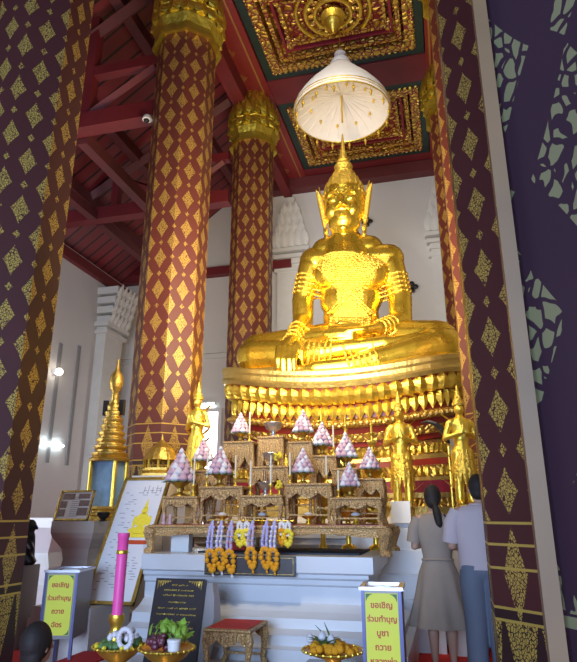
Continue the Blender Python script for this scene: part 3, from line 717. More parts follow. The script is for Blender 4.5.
# ------------------------------------------------------------------ flower cones
fl = thing('lotus_flower_cone', 'x', 'flower arrangement', (0,0,0), 'lotus flower cones on the altar')
M().lathe((0,0,0), [(.055,0),(.05,.012),(.02,.03),(.016,.06),(.04,.085),(.06,.10),(.055,.11)], 12).build('stand', 'dull_gold', fl, True)
m = M()
for k in range(12):
    a = 2*pi*k/12; m.petal((.03*cos(a),.03*sin(a),.095), (0,0,1), (cos(a),sin(a),.15), .085, .05, .12, -.1, .3)
for k in range(10):
    a = 2*pi*k/10+.3; m.petal((.04*cos(a),.04*sin(a),.11), (0,0,1), (cos(a),sin(a),.5), .05, .035, .1, .1, .3)
m.build('leaf_collar', 'leaf', fl)
mp, mw = M(), M()
mp.lathe((0,0,0), [(.055,.11),(.05,.17),(.03,.26),(.01,.33)], 10)
for z, n, r, s in ((.13,9,.07,.034),(.175,8,.058,.032),(.215,7,.044,.029),(.255,5,.030,.026),(.295,3,.016,.022),(.335,1,0,.02)):
    for k in range(n):
        a = 2*pi*(k+z*13)/n; c = V((r*cos(a), r*sin(a), z)); t = mw if (k*3+int(z*50)) % 5 in (0, 1) else mp
        t.lathe(c, [(s*.3,-s*.8),(s*.85,-s*.4),(s*.95,0),(s*.6,s*.7),(s*.05,s*1.5)], 7)
mp.build('pink_lotus_buds', 'petal_pink', fl, True); mw.build('white_lotus_buds', 'petal_white', fl, True)
fl_at = [(0,182,447,'pink and white lotus cone on the farthest left altar table'),
         (1,221,445,'pink and white lotus cone on the second table from the left'),
         (5,204,437,'lotus cone half hidden behind the two left front tables'),
         (6,241,412,'upper left lotus cone on the tall narrow stand'),
         (8,303,409,'upper right lotus cone on the tall narrow stand under the throne petals'),
         (9,322,421,'lotus cone second from top on the right side of the altar'),
         (3,303,447,'pink lotus cone on the taller front table right of centre'),
         (10,345,431,'lotus cone in front of the first golden offering tree'),
         (4,349,461,'lowest right lotus cone on the farthest right front table'),
         (11,369,446,'farthest right lotus cone beside the second golden offering tree')]
for i, (ti, px, pt, lab) in enumerate(fl_at):
    X, Y, Z = TT[ti]; q = P(px, pt, Y); s = max(.6, (q.z-Z)/.37)
    if i == 0: fl.location = (q.x, Y, Z); fl['label'] = lab; fl.scale = (s*1.22, s*1.22, s)
    else: dup(fl, (q.x, Y, Z+.0005), i*.7, (s*1.22, s*1.22, s), lab)
# golden offering trees behind
def gold_tree(px, ptop, Y, z0, lab, s=1.0):
    q = P(px, ptop, Y); h = q.z-z0; r = thing('golden_offering_tree', lab, 'offering', (q.x, Y, z0), 'golden offering trees')
    M().lathe((q.x,Y,z0), [(.09*s,0),(.08*s,.03),(.03,.06),(.03,h*.25),(.02,h*.9),(.004,h)], 12).build('stem', 'bright_gold', r, True)
    m = M()
    for k in range(9):
        t = k/8; rr = (.16*(1-t)+.025)*s; n = 10
        for j in range(n):
            a = 2*pi*(j+.5*(k % 2))/n; m.petal((q.x+rr*.4*cos(a),Y+rr*.4*sin(a),z0+h*(.2+.68*t)), (cos(a),sin(a),.2), (.45*cos(a),.45*sin(a),1), rr*.9+.03, rr*.6+.02, .15, .1, .4)
    m.build('leaves', 'bright_gold', r)
gold_tree(345,414,6.97,1.03,'golden offering tree behind the lotus cones, left of the two on the right side')
gold_tree(371,422,6.97,1.03,'golden offering tree farthest right behind the lotus cones')
gold_tree(321,408,7.05,1.03,'slim golden offering tree peeking over the second lotus cone',.6)
# candles
cn = thing('altar_candle', 'x', 'candle', (0,0,0), 'white altar candles')
M().lathe((0,0,0), [(.028,0),(.024,.01),(.008,.02),(.008,.05),(.018,.06),(.016,.07)], 10).build('candlestick', 'bright_gold', cn, True)
M().lathe((0,0,0), [(.009,.07),(.008,.24),(.002,.25)], 8).build('wax', 'pale_wax', cn, True)
cands = [(0,195,455,'thin pale candle at the right edge of the farthest left table'),
         (1,208,452,'thin pale candle on the second table left of its lotus cone'),
         (1,236,455,'thin pale candle on the second table right of its lotus cone'),
         (2,251,460,'pale candle left of the incense bowl'),(2,271,455,'pale candle right of the incense bowl'),
         (3,290,452,'thin pale candle on the taller right table left of its lotus cone'),(3,326,455,'thin pale candle on the taller right table right of its lotus cone'),
         (4,338,470,'thin candle on the farthest right front table'),(6,250,412,'thin candle at the upper left lotus cone'),(9,333,425,'thin candle beside the second-highest right lotus cone')]
for i, (ti, px, pt, lab) in enumerate(cands):
    X, Y, Z = TT[ti]; Y += -.08; q = P(px, pt, Y); s = (q.z-Z)/.25; sc = (1.1, 1.1, s)
    if i == 0: cn.location = (q.x, Y, Z); cn['label'] = lab; cn.scale = sc
    else: dup(cn, (q.x, Y, Z+.0005), 0, sc, lab)
# bowls, incense urn and small images
def bowl(name, lab, c, s, mat, cat='bowl'):
    r = thing(name, lab, cat, c); c = V(c)
    M().lathe(c, [(.05*s,0),(.045*s,.012*s),(.02*s,.03*s),(.022*s,.05*s),(.07*s,.08*s),(.085*s,.13*s),(.08*s,.135*s),(.02*s,.10*s)], 20).build('bowl', mat, r, True)
    M().ring(c+V((0,0,.132*s)), .083*s, .006*s, 20, 6).build('lip', mat, r, True)
    return r
X, Y, Z = TT[2]; bw = bowl('incense_bowl', 'grey silver footed incense bowl between two pale candles', (X,Y,Z), 1.0, 'silver')
m = M()
for k in range(7): m.tube([(X+.02*cos(k),Y+.02*sin(k),Z+.1), (X+.03*cos(k),Y+.03*sin(k),Z+.22+.01*k)], .0025, 5)
m.build('incense_sticks', 'dark_wood', bw)
X, Y, Z = TT[7]; bowl('silver_bowl', 'silver grey bowl on the middle table above the incense bowl', (X-.01,Y,Z), 1.15, 'silver')
X, Y, Z = TT[12]; bowl('silver_bowl', 'dark silver bowl on the tallest stand at the back centre', (X,Y,Z), 1.3, 'silver')
def small_buddha(c, h, lab, mat='bright_gold'):
    c = V(c); r = thing('small_buddha_figure', lab, 'figurine', c); s = h
    M().lathe(c, [(.30*s,0),(.32*s,.04*s),(.24*s,.08*s),(.27*s,.14*s),(.26*s,.17*s)], 16, sy=.7).build('base', mat, r)
    m = M(); q = lambda x, y, z: c+V((x*s, y*s, z*s))
    m.cap(q(-.2,-.06,.22), q(.2,-.06,.22), .065*s, .065*s, 10); m.cap(q(0,0,.24), q(0,0,.5), .13*s, .12*s, 12, .8)
    m.cap(q(-.13,0,.52), q(.13,0,.52), .055*s, .055*s, 10)
    for e in (-1,1): m.cap(q(e*.16,0,.5), q(e*.19,-.02,.36), .045*s, .04*s, 8); m.cap(q(e*.19,-.02,.36), q(e*.04,-.14,.28), .04*s, .03*s, 8)
    m.cap(q(0,0,.56), q(0,0,.64), .045*s, .045*s, 8); m.ball(q(0,0,.70), (.075*s,.08*s,.095*s), 12, 8)
    fuse(m, 'figure', mat, r, .012*max(1, s*1.2), 2)
    M().lathe(q(0,0,.75), [(.07*s,0),(.05*s,.05*s),(.03*s,.09*s),(.008*s,.25*s)], 10).build('flame_finial', mat, r)
X, Y, Z = TT[7]; small_buddha((X+.16,Y+.02,Z), .16, 'tiny golden Buddha on the middle table right of the silver bowl')
# yellow flower posies
def posy(c, r_, lab, mat='yellow_flower'):
    c = V(c); r = thing('yellow_posy', lab, 'flowers', c); M().lathe(c, [(.018,0),(.012,.02),(.02,.05),(.022,.055)], 8).build('vase', 'bright_gold', r, True)
    m = M()
    for k in range(16): m.ball(c+V((random.uniform(-1,1)*r_, random.uniform(-.7,.7)*r_, .07+random.uniform(0,2)*r_)), r_*.42, 7, 5)
    m.build('blossoms', mat, r)
X, Y, Z = TT[2]; posy((X+.165,Y-.05,Z), .035, 'yellow posy on the front middle table beside the right pale candle')
X, Y, Z = TT[7]; q = P(280,445,Y); posy((q.x+.01,Y-.1,Z), .04, 'yellow posy on the middle table above the other yellow posy')
X, Y, Z = TT[0]
for i, px in enumerate((166,172)): 
    q = P(px,520,6.0); m = M(); m.lathe((q.x,5.95,TB), [(.018,0),(.022,.02),(.012,.05),(.018,.085),(.008,.11)], 10)
    tag(m.build('pink_cup', 'petal_pink', None, True), ('pink stem cup at the left end of the bench', 'pink stem cup just inside the left front table leg')[i], 'cup')
for i, px in enumerate((222,262,308,355)):
    q = P(px,505,6.2); r = thing('offering_tray', ('small golden pedestal tray under the second table','small golden pedestal tray under the incense bowl table','small golden pedestal tray under the taller right table','small golden pedestal tray under the farthest right table')[i], 'tray', (q.x,6.22,TB))
    M().lathe((q.x,6.22,TB), [(.05,0),(.03,.02),(.02,.05),(.07,.075),(.075,.09),(.068,.09),(.02,.07)], 16).build('tray', 'bright_gold', r, True)
    M().ball((q.x,6.22,TB+.1), (.05,.05,.025), 10, 6).build('offering', 'petal_white', r, True)
# ------------------------------------------------------------------ garlands on a rail
bb_a, bb_b = P(205,560,5.66), P(295,560,5.66)
sb = thing('name_board', 'long black stone board leaning on the marble platform below the garlands', 'sign board', ((bb_a.x+bb_b.x)/2,5.66,.87))
M().box((bb_a.x,5.655,.855),(bb_b.x,5.695,1.03)).build('board', 'granite', sb)
m = M()
for z in (.872,1.014): m.box((bb_a.x+.015,5.652,z),(bb_b.x-.015,5.656,z+.003))
for x in (bb_a.x+.015, bb_b.x-.018): m.box((x,5.652,.872),(x+.003,5.656,1.017))
m.build('gold_border', 'dull_gold', sb)
gr = thing('garland_rail', 'thin gold rail along the bench front holding the flower garlands', 'rail', (-2.1,5.79,1.32))
M().tube([P(208,520,5.79)*1, P(293,521,5.79)], .006, 6).build('rod', 'bright_gold', gr)
for px in (208,293): q = P(px,520.5,5.79); M().box((q.x-.005,5.79,q.z-.004),(q.x+.005,5.86,q.z+.004)).build('bracket', 'bright_gold', gr)
zr = P(250,521,5.79).z
gars = [(213,576,'m',0,'flower garland with lilac top and orange marigold end at the left end of the rail'),(222,574,'m',1,'lilac and orange garland second from the left end of the rail'),(232,577,'m',2,'pink and lilac garland with marigold tassel third from the left'),
        (240,547,'y',3,'short yellow garland right of the left cluster'),(247,546,'y',4,'second short yellow garland right of the left cluster'),(253,572,'m',5,'single marigold garland hanging alone near the middle of the rail'),
        (267,572,'m',6,'lilac and marigold garland left of the right pair'),(275,574,'m',7,'lilac and marigold garland right of the right pair'),(282,545,'o',8,'short orange garland near the right end of the rail'),(288,547,'y',9,'short yellow garland at the right end of the rail')]
for px, pb, kind, i, lab in gars:
    Yg = 5.75 if pb > 560 else 5.775; 
    if pb > 560: Yg = 5.62
    q = P(px, pb, Yg); t = V((P(px,521,5.79).x, 5.785, zr)); r = thing('flower_garland', lab, 'garland', (t.x,5.79,q.z), 'flower garlands on the altar rail')
    L = t.z-q.z
    def at(f, dx=0): 
        yy = t.y+(Yg-t.y)*min(1, f*2.5); return V((t.x+(q.x-t.x)*f+dx, yy, t.z-L*f))
    m = M()
    for e in (-1,1): m.tube([at(0), at(.2, e*.018), at(.45, e*.02), at(.6, e*.006)], .013, 6)
    m.build('cord', 'lilac' if kind == 'm' else 'white_cloth', r)
    m = M()
    for e in (-1,1):
        for k in range(5): m.ball(at(.12+.09*k, e*.02), .016, 6, 4)
    m.build('woven_loop', ('lilac','petal_white','petal_pink')[i % 3] if kind == 'm' else 'petal_white', r)
    m = M(); mt = 'marigold' if kind != 'y' else 'yellow_flower'; n = 12
    lo, hi = (.52, .93) if kind == 'm' else (.35, .95)
    for k in range(n):
        a = 2*pi*k/n; m.ball(at((lo+hi)/2-.0+(hi-lo)/2*cos(a)*.9, .036*sin(a)*(1.2 if cos(a) < 0 else .8)), .025, 7, 5)
    m.build('marigold_ring', mt, r)
    m = M().tube([at(.9), at(1.0)], [.006,.010], 6)
    for k in range(3): m.ball(at(.88+.06*k), .013, 6, 4)
    m.build('tassel', 'petal_white' if i < 3 else mt, r)
# ------------------------------------------------------------------ standing golden figures
def guardian(px, ptop, pbot, Y, lab, rz=0, z0=None, base_r=.2):
    q = P(px, ptop, Y); b = P(px, pbot, Y); z0 = b.z if z0 is None else z0; h = q.z-z0; c = V((q.x, Y, z0)); r = thing('standing_deity', lab, 'statue', c); r.rotation_euler = (0,0,0)
    bh = h*.12; M().lathe(c, [(base_r,0),(base_r,bh*.3),(base_r*.75,bh*.45),(base_r*.85,bh*.8),(base_r*.8,bh)], 12).build('base', 'dull_gold', r)
    s = (h-bh)/1.95; o = c+V((0,0,bh)); R = Matrix.Rotation(rz, 3, 'Z'); k = lambda x, y, z: o+R @ V((x*s, y*s, z*s)); m = M()
    for e in (-1,1):
        m.cap(k(e*.10,0,.06), k(e*.10,0,.48), .075*s, .085*s, 10); m.cap(k(e*.10,0,.48), k(e*.08,0,.86), .09*s, .125*s, 10); m.cap(k(e*.10,.02,.04), k(e*.12,-.12,.03), .05*s, .04*s, 8)
        m.cap(k(e*.2,0,1.38), k(e*.28,.02,1.12), .06*s, .05*s, 8); m.cap(k(e*.28,.02,1.12), k(e*.07,-.17,1.2), .05*s, .04*s, 8); m.cap(k(e*.04,-.19,1.2), k(e*.015,-.2,1.34), .035*s, .02*s, 8)
    m.cap(k(0,0,.86), k(0,0,1.05), .15*s, .12*s, 12); m.cap(k(0,0,1.05), k(0,0,1.35), .13*s, .17*s, 12, .8); m.cap(k(-.16,0,1.4), k(.16,0,1.4), .07*s, .07*s, 10)
    m.cap(k(0,0,1.42), k(0,0,1.55), .055*s, .055*s, 8); m.ball(k(0,-.01,1.63), (.09*s,.1*s,.12*s), 12, 8); m.ball(k(0,-.11,1.62), (.018*s,.025*s,.03*s), 6, 4)
    fuse(m, 'figure', 'bright_gold', r, .018*max(.7, s), 2)
    m = M(); m.lathe(k(0,0,1.70), [(.105*s,0),(.11*s,.04*s),(.08*s,.08*s),(.085*s,.11*s),(.05*s,.15*s),(.05*s,.18*s),(.01*s,.38*s)], 12); m.build('crown', 'ornament_gold', r)
    m = M()
    for a in range(14): t = 2*pi*a/14; m.petal(k(.13*cos(t), .12*sin(t), .92), R @ V((cos(t),sin(t),0)), (0,0,-1), .62*s, .12*s, .08, .1, .3)
    m.build('skirt', 'ornament_gold', r)
    for e in (-1,1):
        for z in (.25,.5,.75,.95,1.42): M().petal(k(e*.14,.02,z), R @ V((e,0,.2)), R @ V((e*.7,0,.7)), .22*s, .1*s, .1, .3, .3).build('flame_ornament', 'ornament_gold', r)
    return r
guardian(398, 398, 497, 7.98, 'slim golden deity statue standing before the throne behind the white box', z0=1.3, base_r=.16)
guardian(457, 392, 492, 7.25, 'large golden deity statue right of the throne beside the dark purple column', .3, z0=1.331, base_r=.15)
guardian(199, 388, 486, 6.95, 'golden deity statue left of the altar against the big left column', -.3, z0=1.62, base_r=.16)
tag(moulded(-3.30,-3.04,6.82,7.08,[(0,.03),(.2,.03),(.25,0),(1.5,0),(1.55,.03),(1.615,.03)]).build('statue_plinth','marble_warm'), 'plain plinth under the golden deity left of the altar', 'plinth')
m = M(); m.box((-.06,7.06,0),(.27,7.44,1.33))
tag(m.build('statue_plinth', 'marble_warm'), 'plinth under the golden deity beside the dark purple column', 'plinth')
tk = [P(421,423,7.55), P(428,421.5,7.52), P(436,424,7.5), P(442,430,7.5), P(446,437,7.5), P(448,444,7.5)]
td = thing('curved_tusk', 'dark curved tusk held up in front of the throne beside the large golden deity', 'tusk', (tk[3].x,7.52,1.3))
M().tube(tk, [.008,.022,.03,.034,.034,.03], 8).build('tusk', 'black', td)
M().tube([P(448,444,7.5), V((P(448,444,7.5).x,7.5,1.34))], .012, 6).build('holder', 'bright_gold', td)
M().box((tk[5].x-.06,7.45,1.3),(tk[5].x+.06,7.55,1.345)).build('foot', 'dull_gold', td)
q = P(400,520,7.35); tag(M().box((q.x-.13,7.62,1.305),(q.x+.11,7.72,1.56)).build('white_box', 'white'), 'white card box standing on the podium left of the woman', 'box')
# ------------------------------------------------------------------ left side: chedi, photo board, pagoda, chart
CH = P(106,500,7.0); c0 = V((CH.x, 7.0, 1.33)); ch = thing('golden_chedi', 'tall ringed golden chedi model with red and gold base left of the big column', 'model chedi', c0)
ztop = P(110,361,7.0).z; zc = lambda py: P(107,py,7.0).z-1.33
M().lathe(c0, [(.29,0),(.29,.05),(.25,.07),(.25,.12),(.28,.14),(.28,.17)], 8, off=radians(22.5)).build('base', 'dull_gold', ch)
zs = .17; zt = zc(462)
M().box(c0+V((-.16,-.13,zs)), c0+V((.16,.13,zt))).build('glass_case', 'blue_picture', ch)
for ex in (-.17,.17):
    for ey in (-.14,.14): M().tube([c0+V((ex,ey,zs)), c0+V((ex,ey,zt))], .025, 8).build('post', 'bright_gold', ch)
prof = [(.25,zt),(.26,zt+.03),(.22,zt+.06)]; n = 8; z = zt+.06; z1_ = zc(403)
for k in range(n):
    r_ = .21-(.21-.065)*k/n; dz = (z1_-z)/n; a = z+dz*k; prof += [(r_,a),(r_*1.1,a+dz*.25),(r_*1.1,a+dz*.55),(r_*.85,a+dz*.75),(r_*.85,a+dz)]
prof += [(.05,z1_),(.045,zc(392)),(.075,zc(390)),(.095,zc(383)),(.08,zc(376)),(.03,zc(371)),(.018,zc(366)),(.014,zc(361)),(.004,ztop-1.33+.02)]
M().lathe(c0, prof, 20).build('ringed_spire', 'dull_gold', ch, True)
for e in (-1,1):
    m = M(); q = c0+V((e*.12,0,z1_-.05)); m.box(q+V((-.03,-.03,-.12)), q+V((.03,.03,.08))); m.build('dark_clamp', 'black', ch)
# golden figure in front of the case
small_buddha(P(122,503,6.66)*1+V((0,0,0)) if False else (P(124,500,6.6).x,6.6,1.33), .42, 'small golden Buddha at the foot of the golden chedi', 'dull_gold')
# photo board
A = P(52,519,6.42); B = P(95,519,6.42)
pb = thing('photo_board', 'framed board of photographs and text leaning on the left marble pedestal', 'photo board', (A.x,6.42,1.33))
h = .36; W = B.x-A.x-.12
Tb = Matrix.Translation((A.x+.06+.0,6.36,1.335)) @ Matrix.Rotation(radians(-18), 4, 'X') @ Matrix.Shear('XZ', 4, (0,0))
def bx(m, x0, x1, z0, z1, y0, y1, T): return m.box((x0,y0,z0),(x1,y1,z1),T)
bx(M(),0,W,0,h,0,.02,Tb).build('board', 'paper', pb)
m = M(); [bx(m,*q,-.012,.01,Tb) for q in ((0,W,0,.02),(0,W,h-.02,h),(0,.02,0,h),(W-.02,W,0,h))]; m.build('frame', 'dull_gold', pb)
for x0, x1, z0, z1 in ((.04,.12,.05,.13),(.04,.12,.15,.23),(.05,.2,.25,.32),(W-.17,W-.04,.06,.15),(W-.17,W-.04,.17,.24),(W-.2,W-.05,.26,.32)): bx(M(),x0,x1,z0,z1,-.004,.002,Tb).build('photo', 'photo_print', pb)
m = M()
for k in range(10): bx(m,W*.40,W*.64,.05+.025*k,.056+.025*k,-.003,.002,Tb)
m.build('text_lines', 'ink', pb)
# small bronze bowl on the pedestal
m = M().lathe((P(100,515,6.46).x+.02,6.5,1.33), [(.05,0),(.03,.02),(.07,.06),(.075,.1),(.06,.1),(.02,.07)], 14); tag(m.build('dark_bowl', 'black', None, True), 'small dark bowl on the marble pedestal beside the photo board', 'bowl')
# miniature pagoda on its stand in front of the big column
q = P(160,475,7.15); pg = thing('miniature_pagoda', 'small openwork golden pagoda in front of the big left column', 'model pagoda', (q.x,7.15,q.z-.02)); c = V((q.x,7.15,q.z-.02)); ph = P(160,438,7.15).z-c.z
M().lathe(c, [(.26,0),(.26,.03),(.22,.05),(.24,.07),(.24,.1)], 8).build('base', 'dull_gold', pg)
for k in range(10): a = 2*pi*k/10; M().tube([c+V((.21*cos(a),.21*sin(a),.1)), c+V((.21*cos(a),.21*sin(a),.2))], .016, 6).build('post', 'bright_gold', pg)
M().lathe(c, [(.24,.2),(.22,.24),(.19,.3),(.15,.36),(.09,.40),(.05,.44),(.02,ph*.95),(.005,ph+.05)], 16).build('dome', 'dull_gold', pg)
tag(moulded(q.x-.24,q.x+.2,6.92,7.4,[(0,.03),(.3,.03),(.33,0),(c.z-.08,0),(c.z-.05,.02),(c.z,.02)]).build('marble_pedestal', 'marble_warm'), 'marble pedestal under the small golden pagoda, behind the large chart', 'pedestal')
# chart
c1, c2, c3 = P(118,480,6.32), P(92,605,5.62), P(172,481,6.32)
x0 = c2.x; z0 = c2.z; top = V((c1.x, 6.32, c1.z)); u = V((1,0,0)); v = (V((x0,6.32,c1.z))-V((x0,5.62,z0))); Hc = v.length; v.normalize()
x0 = (c1.x+c2.x)/2-.02; w_ = c3.x-x0-.02
Tc = Matrix.Translation((x0,5.66,z0)) @ Matrix.Rotation(-atan2(.66, c1.z-z0), 4, 'X'); 
chart = thing('framed_chart', 'tall white framed chart with a golden Buddha drawing leaning left of the altar', 'framed chart', (x0,5.66,z0))
bx(M(),0,w_,0,Hc,0,.02,Tc).build('sheet', 'paper', chart)
m = M(); [bx(m,*q,-.02,.02,Tc) for q in ((0,w_,0,.03),(0,w_,Hc-.03,Hc),(0,.03,0,Hc),(w_-.03,w_,0,Hc))]; m.build('frame', 'dull_gold', chart)
m = M(); random.seed(3)
for k in range(42):
    zz = .14+k*(Hc-.25)/42; x = .07+.03*(k % 3)
    while x < w_-.12:
        l = random.uniform(.02,.07)
        if not (w_*.42 < x < w_*.98 and Hc*.42 < zz < Hc*.82) and random.random() < .55: bx(m,x,x+l,zz,zz+.006,-.003,.001,Tc)
        x += l+random.uniform(.02,.06)
for k in range(5): x = w_*.5+.05*k; bx(m,x,x+.006,Hc*.86,Hc*.86+.08+.02*(k % 2),-.003,.001,Tc)
m.build('fine_print', 'ink', chart)
m = M(); o = V((w_*.66,0,Hc*.52))
def el(cx, cz, rx, rz, n=18): m.prism([(o.x+cx+rx*cos(2*pi*i/n), o.z+cz+rz*sin(2*pi*i/n)) for i in range(n)], Tc @ Matrix.Translation((0,-.006,0)), .006)
el(0,.04,.13,.04); el(0,.16,.07,.09); el(-.085,.14,.02,.07); el(.085,.14,.02,.07); el(0,.27,.036,.045)
m.prism([(o.x-.022,o.z+.3),(o.x+.022,o.z+.3),(o.x,o.z+.42)], Tc @ Matrix.Translation((0,-.006,0)), .006); m.prism([(o.x-.15,o.z-.04),(o.x+.15,o.z-.04),(o.x+.12,o.z+.01),(o.x-.12,o.z+.01)], Tc @ Matrix.Translation((0,-.006,0)), .006)
m.build('buddha_drawing', 'yellow_flower', chart)
bx(M(),w_*.4,w_*.95,Hc*.44,Hc*.47,-.005,.001,Tc).build('red_caption_bar', 'sign_red', chart)
tag(M().box((-3.98,5.45,0),(-3.34,6.2,z0-.005)).build('marble_block', 'marble_warm'), 'low marble block under the framed chart', 'block')
tag(M().box((-3.35,4.95,0),(-3.02,5.42,.2)).build('carpeted_step', 'carpet'), 'red carpeted step in front of the framed chart', 'step')
# ------------------------------------------------------------------ plaque
a, b, t = P(140,650,4.98), P(192,650,4.98), P(146,579,5.2)
pw = b.x-a.x; Hp = sqrt((t.z-.2)**2+.2**2); Tp = Matrix.Translation((a.x+.01,5.02,.203)) @ Matrix.Rotation(-atan2(.16, t.z-.2), 4, 'X')
pq = thing('stone_plaque', 'dark granite plaque with lines of gold writing beside the pink candle', 'plaque', (a.x,5.02,.2))
m = M(); n = 9
poly = [(0,0),(pw,0)]+[(pw,Hp)]+[(0,Hp)]
m.rings([[Tp @ V((x,0,z)) for x, z in poly], [Tp @ V((x,.05,z)) for x, z in poly]]); m.build('slab', 'granite', pq)
m = M().rings([[Tp @ V((x,.051,z)) for x, z in ((.05,0),(pw+.04,0),(pw+.06,Hp*.3),(pw+.10,Hp*.55),(pw+.08,Hp*.8),(pw+.05,Hp*.97),(.05,Hp*.97))], [Tp @ V((x,.12,z)) for x, z in ((.05,0),(pw+.06,0),(pw+.10,Hp*.3),(pw+.14,Hp*.55),(pw+.11,Hp*.8),(pw+.07,Hp*.97),(.05,Hp*.97))]])
m.build('rough_back', 'grey_stone', pq)
m = M(); random.seed(5)
for k, (l, z) in enumerate(((.3,.91),(.6,.85),(.62,.79),(.34,.71),(.74,.64),(.76,.57),(.58,.49),(.8,.42),(.8,.35),(.7,.28))):
    x = pw*(.5-l/2)
    while x < pw*(.5+l/2):
        q = random.uniform(.006,.012); hh = random.uniform(.007,.013); bx(m,x,x+q*.35,Hp*z,Hp*z+hh,-.002,.001,Tp); bx(m,x,x+q,Hp*z+hh-.003,Hp*z+hh,-.002,.001,Tp)
        x += q+.004+(random.random() < .12)*.01
m.build('gold_writing', 'bright_gold', pq)
m = M()
for e in (0,1):
    for j in range(6):
        x = .02+.022*j; zz = Hp-.02-.016*(5-j)*.0-.0; s = lambda q: q if e == 0 else pw-q
        m.prism([(s(x),Hp-.018),(s(x+.022),Hp-.022),(s(x+.006),Hp-.03-.012*(5-j))], Tp @ Matrix.Translation((0,-.003,0)), .003)
m.build('corner_ornament', 'dull_gold', pq)
# ------------------------------------------------------------------ red stool
a, b = P(202,628,4.86), P(247,628,4.86); ztop = a.z
carved_table('red_stool', 'low carved stool with red cushioned top on the marble step', (a.x+b.x)/2+.02, 4.86, .2, b.x-a.x+.02, .48, ztop-.2, None, 'carved_table', 'red_cushion', .06, True)
# ------------------------------------------------------------------ low glossy table, pink candle, bowls
LT = .36
carved = thing('low_table', 'low dark polished table at the bottom edge holding the offering bowls', 'table', (-1.5,3.9,0))
M().box((-2.2,3.6,LT-.04),(-.98,4.22,LT)).build('tabletop', 'dark_wood', carved)
for x in (-2.15,-1.08):
    for y in (3.65,4.12): M().box((x,y,0),(x+.06,y+.06,LT-.04)).build('leg', 'dark_wood', carved)
def pedestal_bowl(px, py, Y, R_, name, lab, mats='tray_gold', z=None):
    q = P(px, py, Y); zb = LT if z is None else z; h = q.z-zb; c = V((q.x, Y, zb)); r = thing(name, lab, 'offering bowl', c)
    m = M().lathe(c, [(R_*.55,0),(R_*.5,.01),(R_*.3,h*.3),(R_*.25,h*.5),(R_*.7,h*.75),(R_*1.0,h),(R_*1.03,h+.006),(R_*.9,h-.01),(R_*.1,h-.03)], 28)
    m.build('bowl', mats, r, True); m = M().ring(c+V((0,0,h)), R_*1.02, .006, 40, 6)
    for k in range(26): a = 2*pi*k/26; m.ball(c+V((R_*1.02*cos(a), R_*1.02*sin(a), h)), .011, 6, 4)
    m.build('scalloped_rim', 'bright_gold', r)
    return r, V((q.x, Y, q.z))
r1, c = pedestal_bowl(119, 646, 3.95, .165, 'candle_bowl', 'footed golden bowl of flowers and leaves holding the pink candle')
m = M(); random.seed(11)
for k in range(26): a = random.random()*6.28; rr = random.uniform(.05,.13); m.ball(c+V((rr*cos(a), rr*sin(a), random.uniform(.0,.035))), .026, 7, 5)
m.build('green_fruit', 'melon', r1)
m = M()
for k in range(16): a = random.random()*6.28; rr = random.uniform(.02,.12); m.ball(c+V((rr*cos(a), rr*sin(a), .05+random.uniform(.0,.03))), .02, 7, 5)
m.build('white_blossoms', 'petal_white', r1)
m = M()
for k in range(14): a = random.random()*6.28; m.ball(c+V((.145*cos(a), .145*sin(a), .01)), .016, 6, 4)
m.build('marigold_heads', 'yellow_flower', r1)
g_ = thing('white_garland', 'white jasmine ring garland lying on the bowl with the pink candle', 'garland', c+V((.1,-.08,.05))); m = M()
for k in range(18): a = 2*pi*k/18; m.ball(c+V((.095+.045*cos(a), -.10, .068+.055*sin(a))), .017, 7, 5)
m.build('blossom_ring', 'petal_white', g_)
q = P(117,616,3.97); ht = P(124,533,3.97)
r = thing('pink_candle', 'tall pink candle with gold band standing in the golden bowl', 'candle', (q.x,3.97,c.z))
m = M().lathe((q.x,3.97,0), [(.05,c.z+.02),(.055,c.z+.06),(.035,c.z+.09),(.04,c.z+.13),(.055,c.z+.15),(.05,q.z+.01)], 16); m.build('holder', 'bright_gold', r, True)
dx = ht.x-q.x
m = M().rings([[V((q.x+dx*t+rr*cos(2*pi*k/20), 3.97+rr*sin(2*pi*k/20), q.z+(ht.z-q.z)*t)) for k in range(20)] for t, rr in ((0,.036),(.3,.036),(.68,.037),(.94,.037),(.95,.042),(1.0,.042),(1.0,.03))]); m.build('wax', 'pink_wax', r, True)
m = M().rings([[V((q.x+dx*t+rr*cos(2*pi*k/20), 3.97+rr*sin(2*pi*k/20), q.z+(ht.z-q.z)*t)) for k in range(20)] for t, rr in ((.74,.0375),(.75,.040),(.78,.040),(.79,.0375))]); m.build('gold_band', 'bright_gold', r)
r2, c = pedestal_bowl(167, 648, 3.95, .175, 'fruit_bowl', 'footed golden bowl of grapes, green leaves and a small white tub')
FR = []
m = M()
for k in range(34): a = random.uniform(1.9,4.9); rr = random.uniform(.0,.13); m.ball(c+V((rr*cos(a)+.01, rr*sin(a), random.uniform(.01,.085)*(1-rr*3))), .022, 8, 6)
m.build('grapes', 'grape', r2)
m = M()
for k in range(26): a = random.uniform(-.5,3.2); rr = random.uniform(.02,.13); m.petal(c+V((rr*cos(a), rr*.7*sin(a), .04+random.uniform(0,.07))), (cos(a),sin(a),1), (sin(a*3),cos(a*2),.6), .075, .05, .2, .2, .4)
for k in range(14): a = random.uniform(0,6.28); m.ball(c+V((.06*cos(a)+.02, .06*sin(a)+.03, .08+random.uniform(0,.05))), .022, 7, 5)
m.build('greens', 'bright_leaf', r2)
tb_ = M().lathe(c+V((.08,-.07,.0)), [(.038,0),(.042,.05),(.045,.052),(.045,.066),(.04,.07)], 16).build('white_tub', 'white', None, True); tag(tb_, 'small round white tub sitting in the bowl of grapes', 'tub')
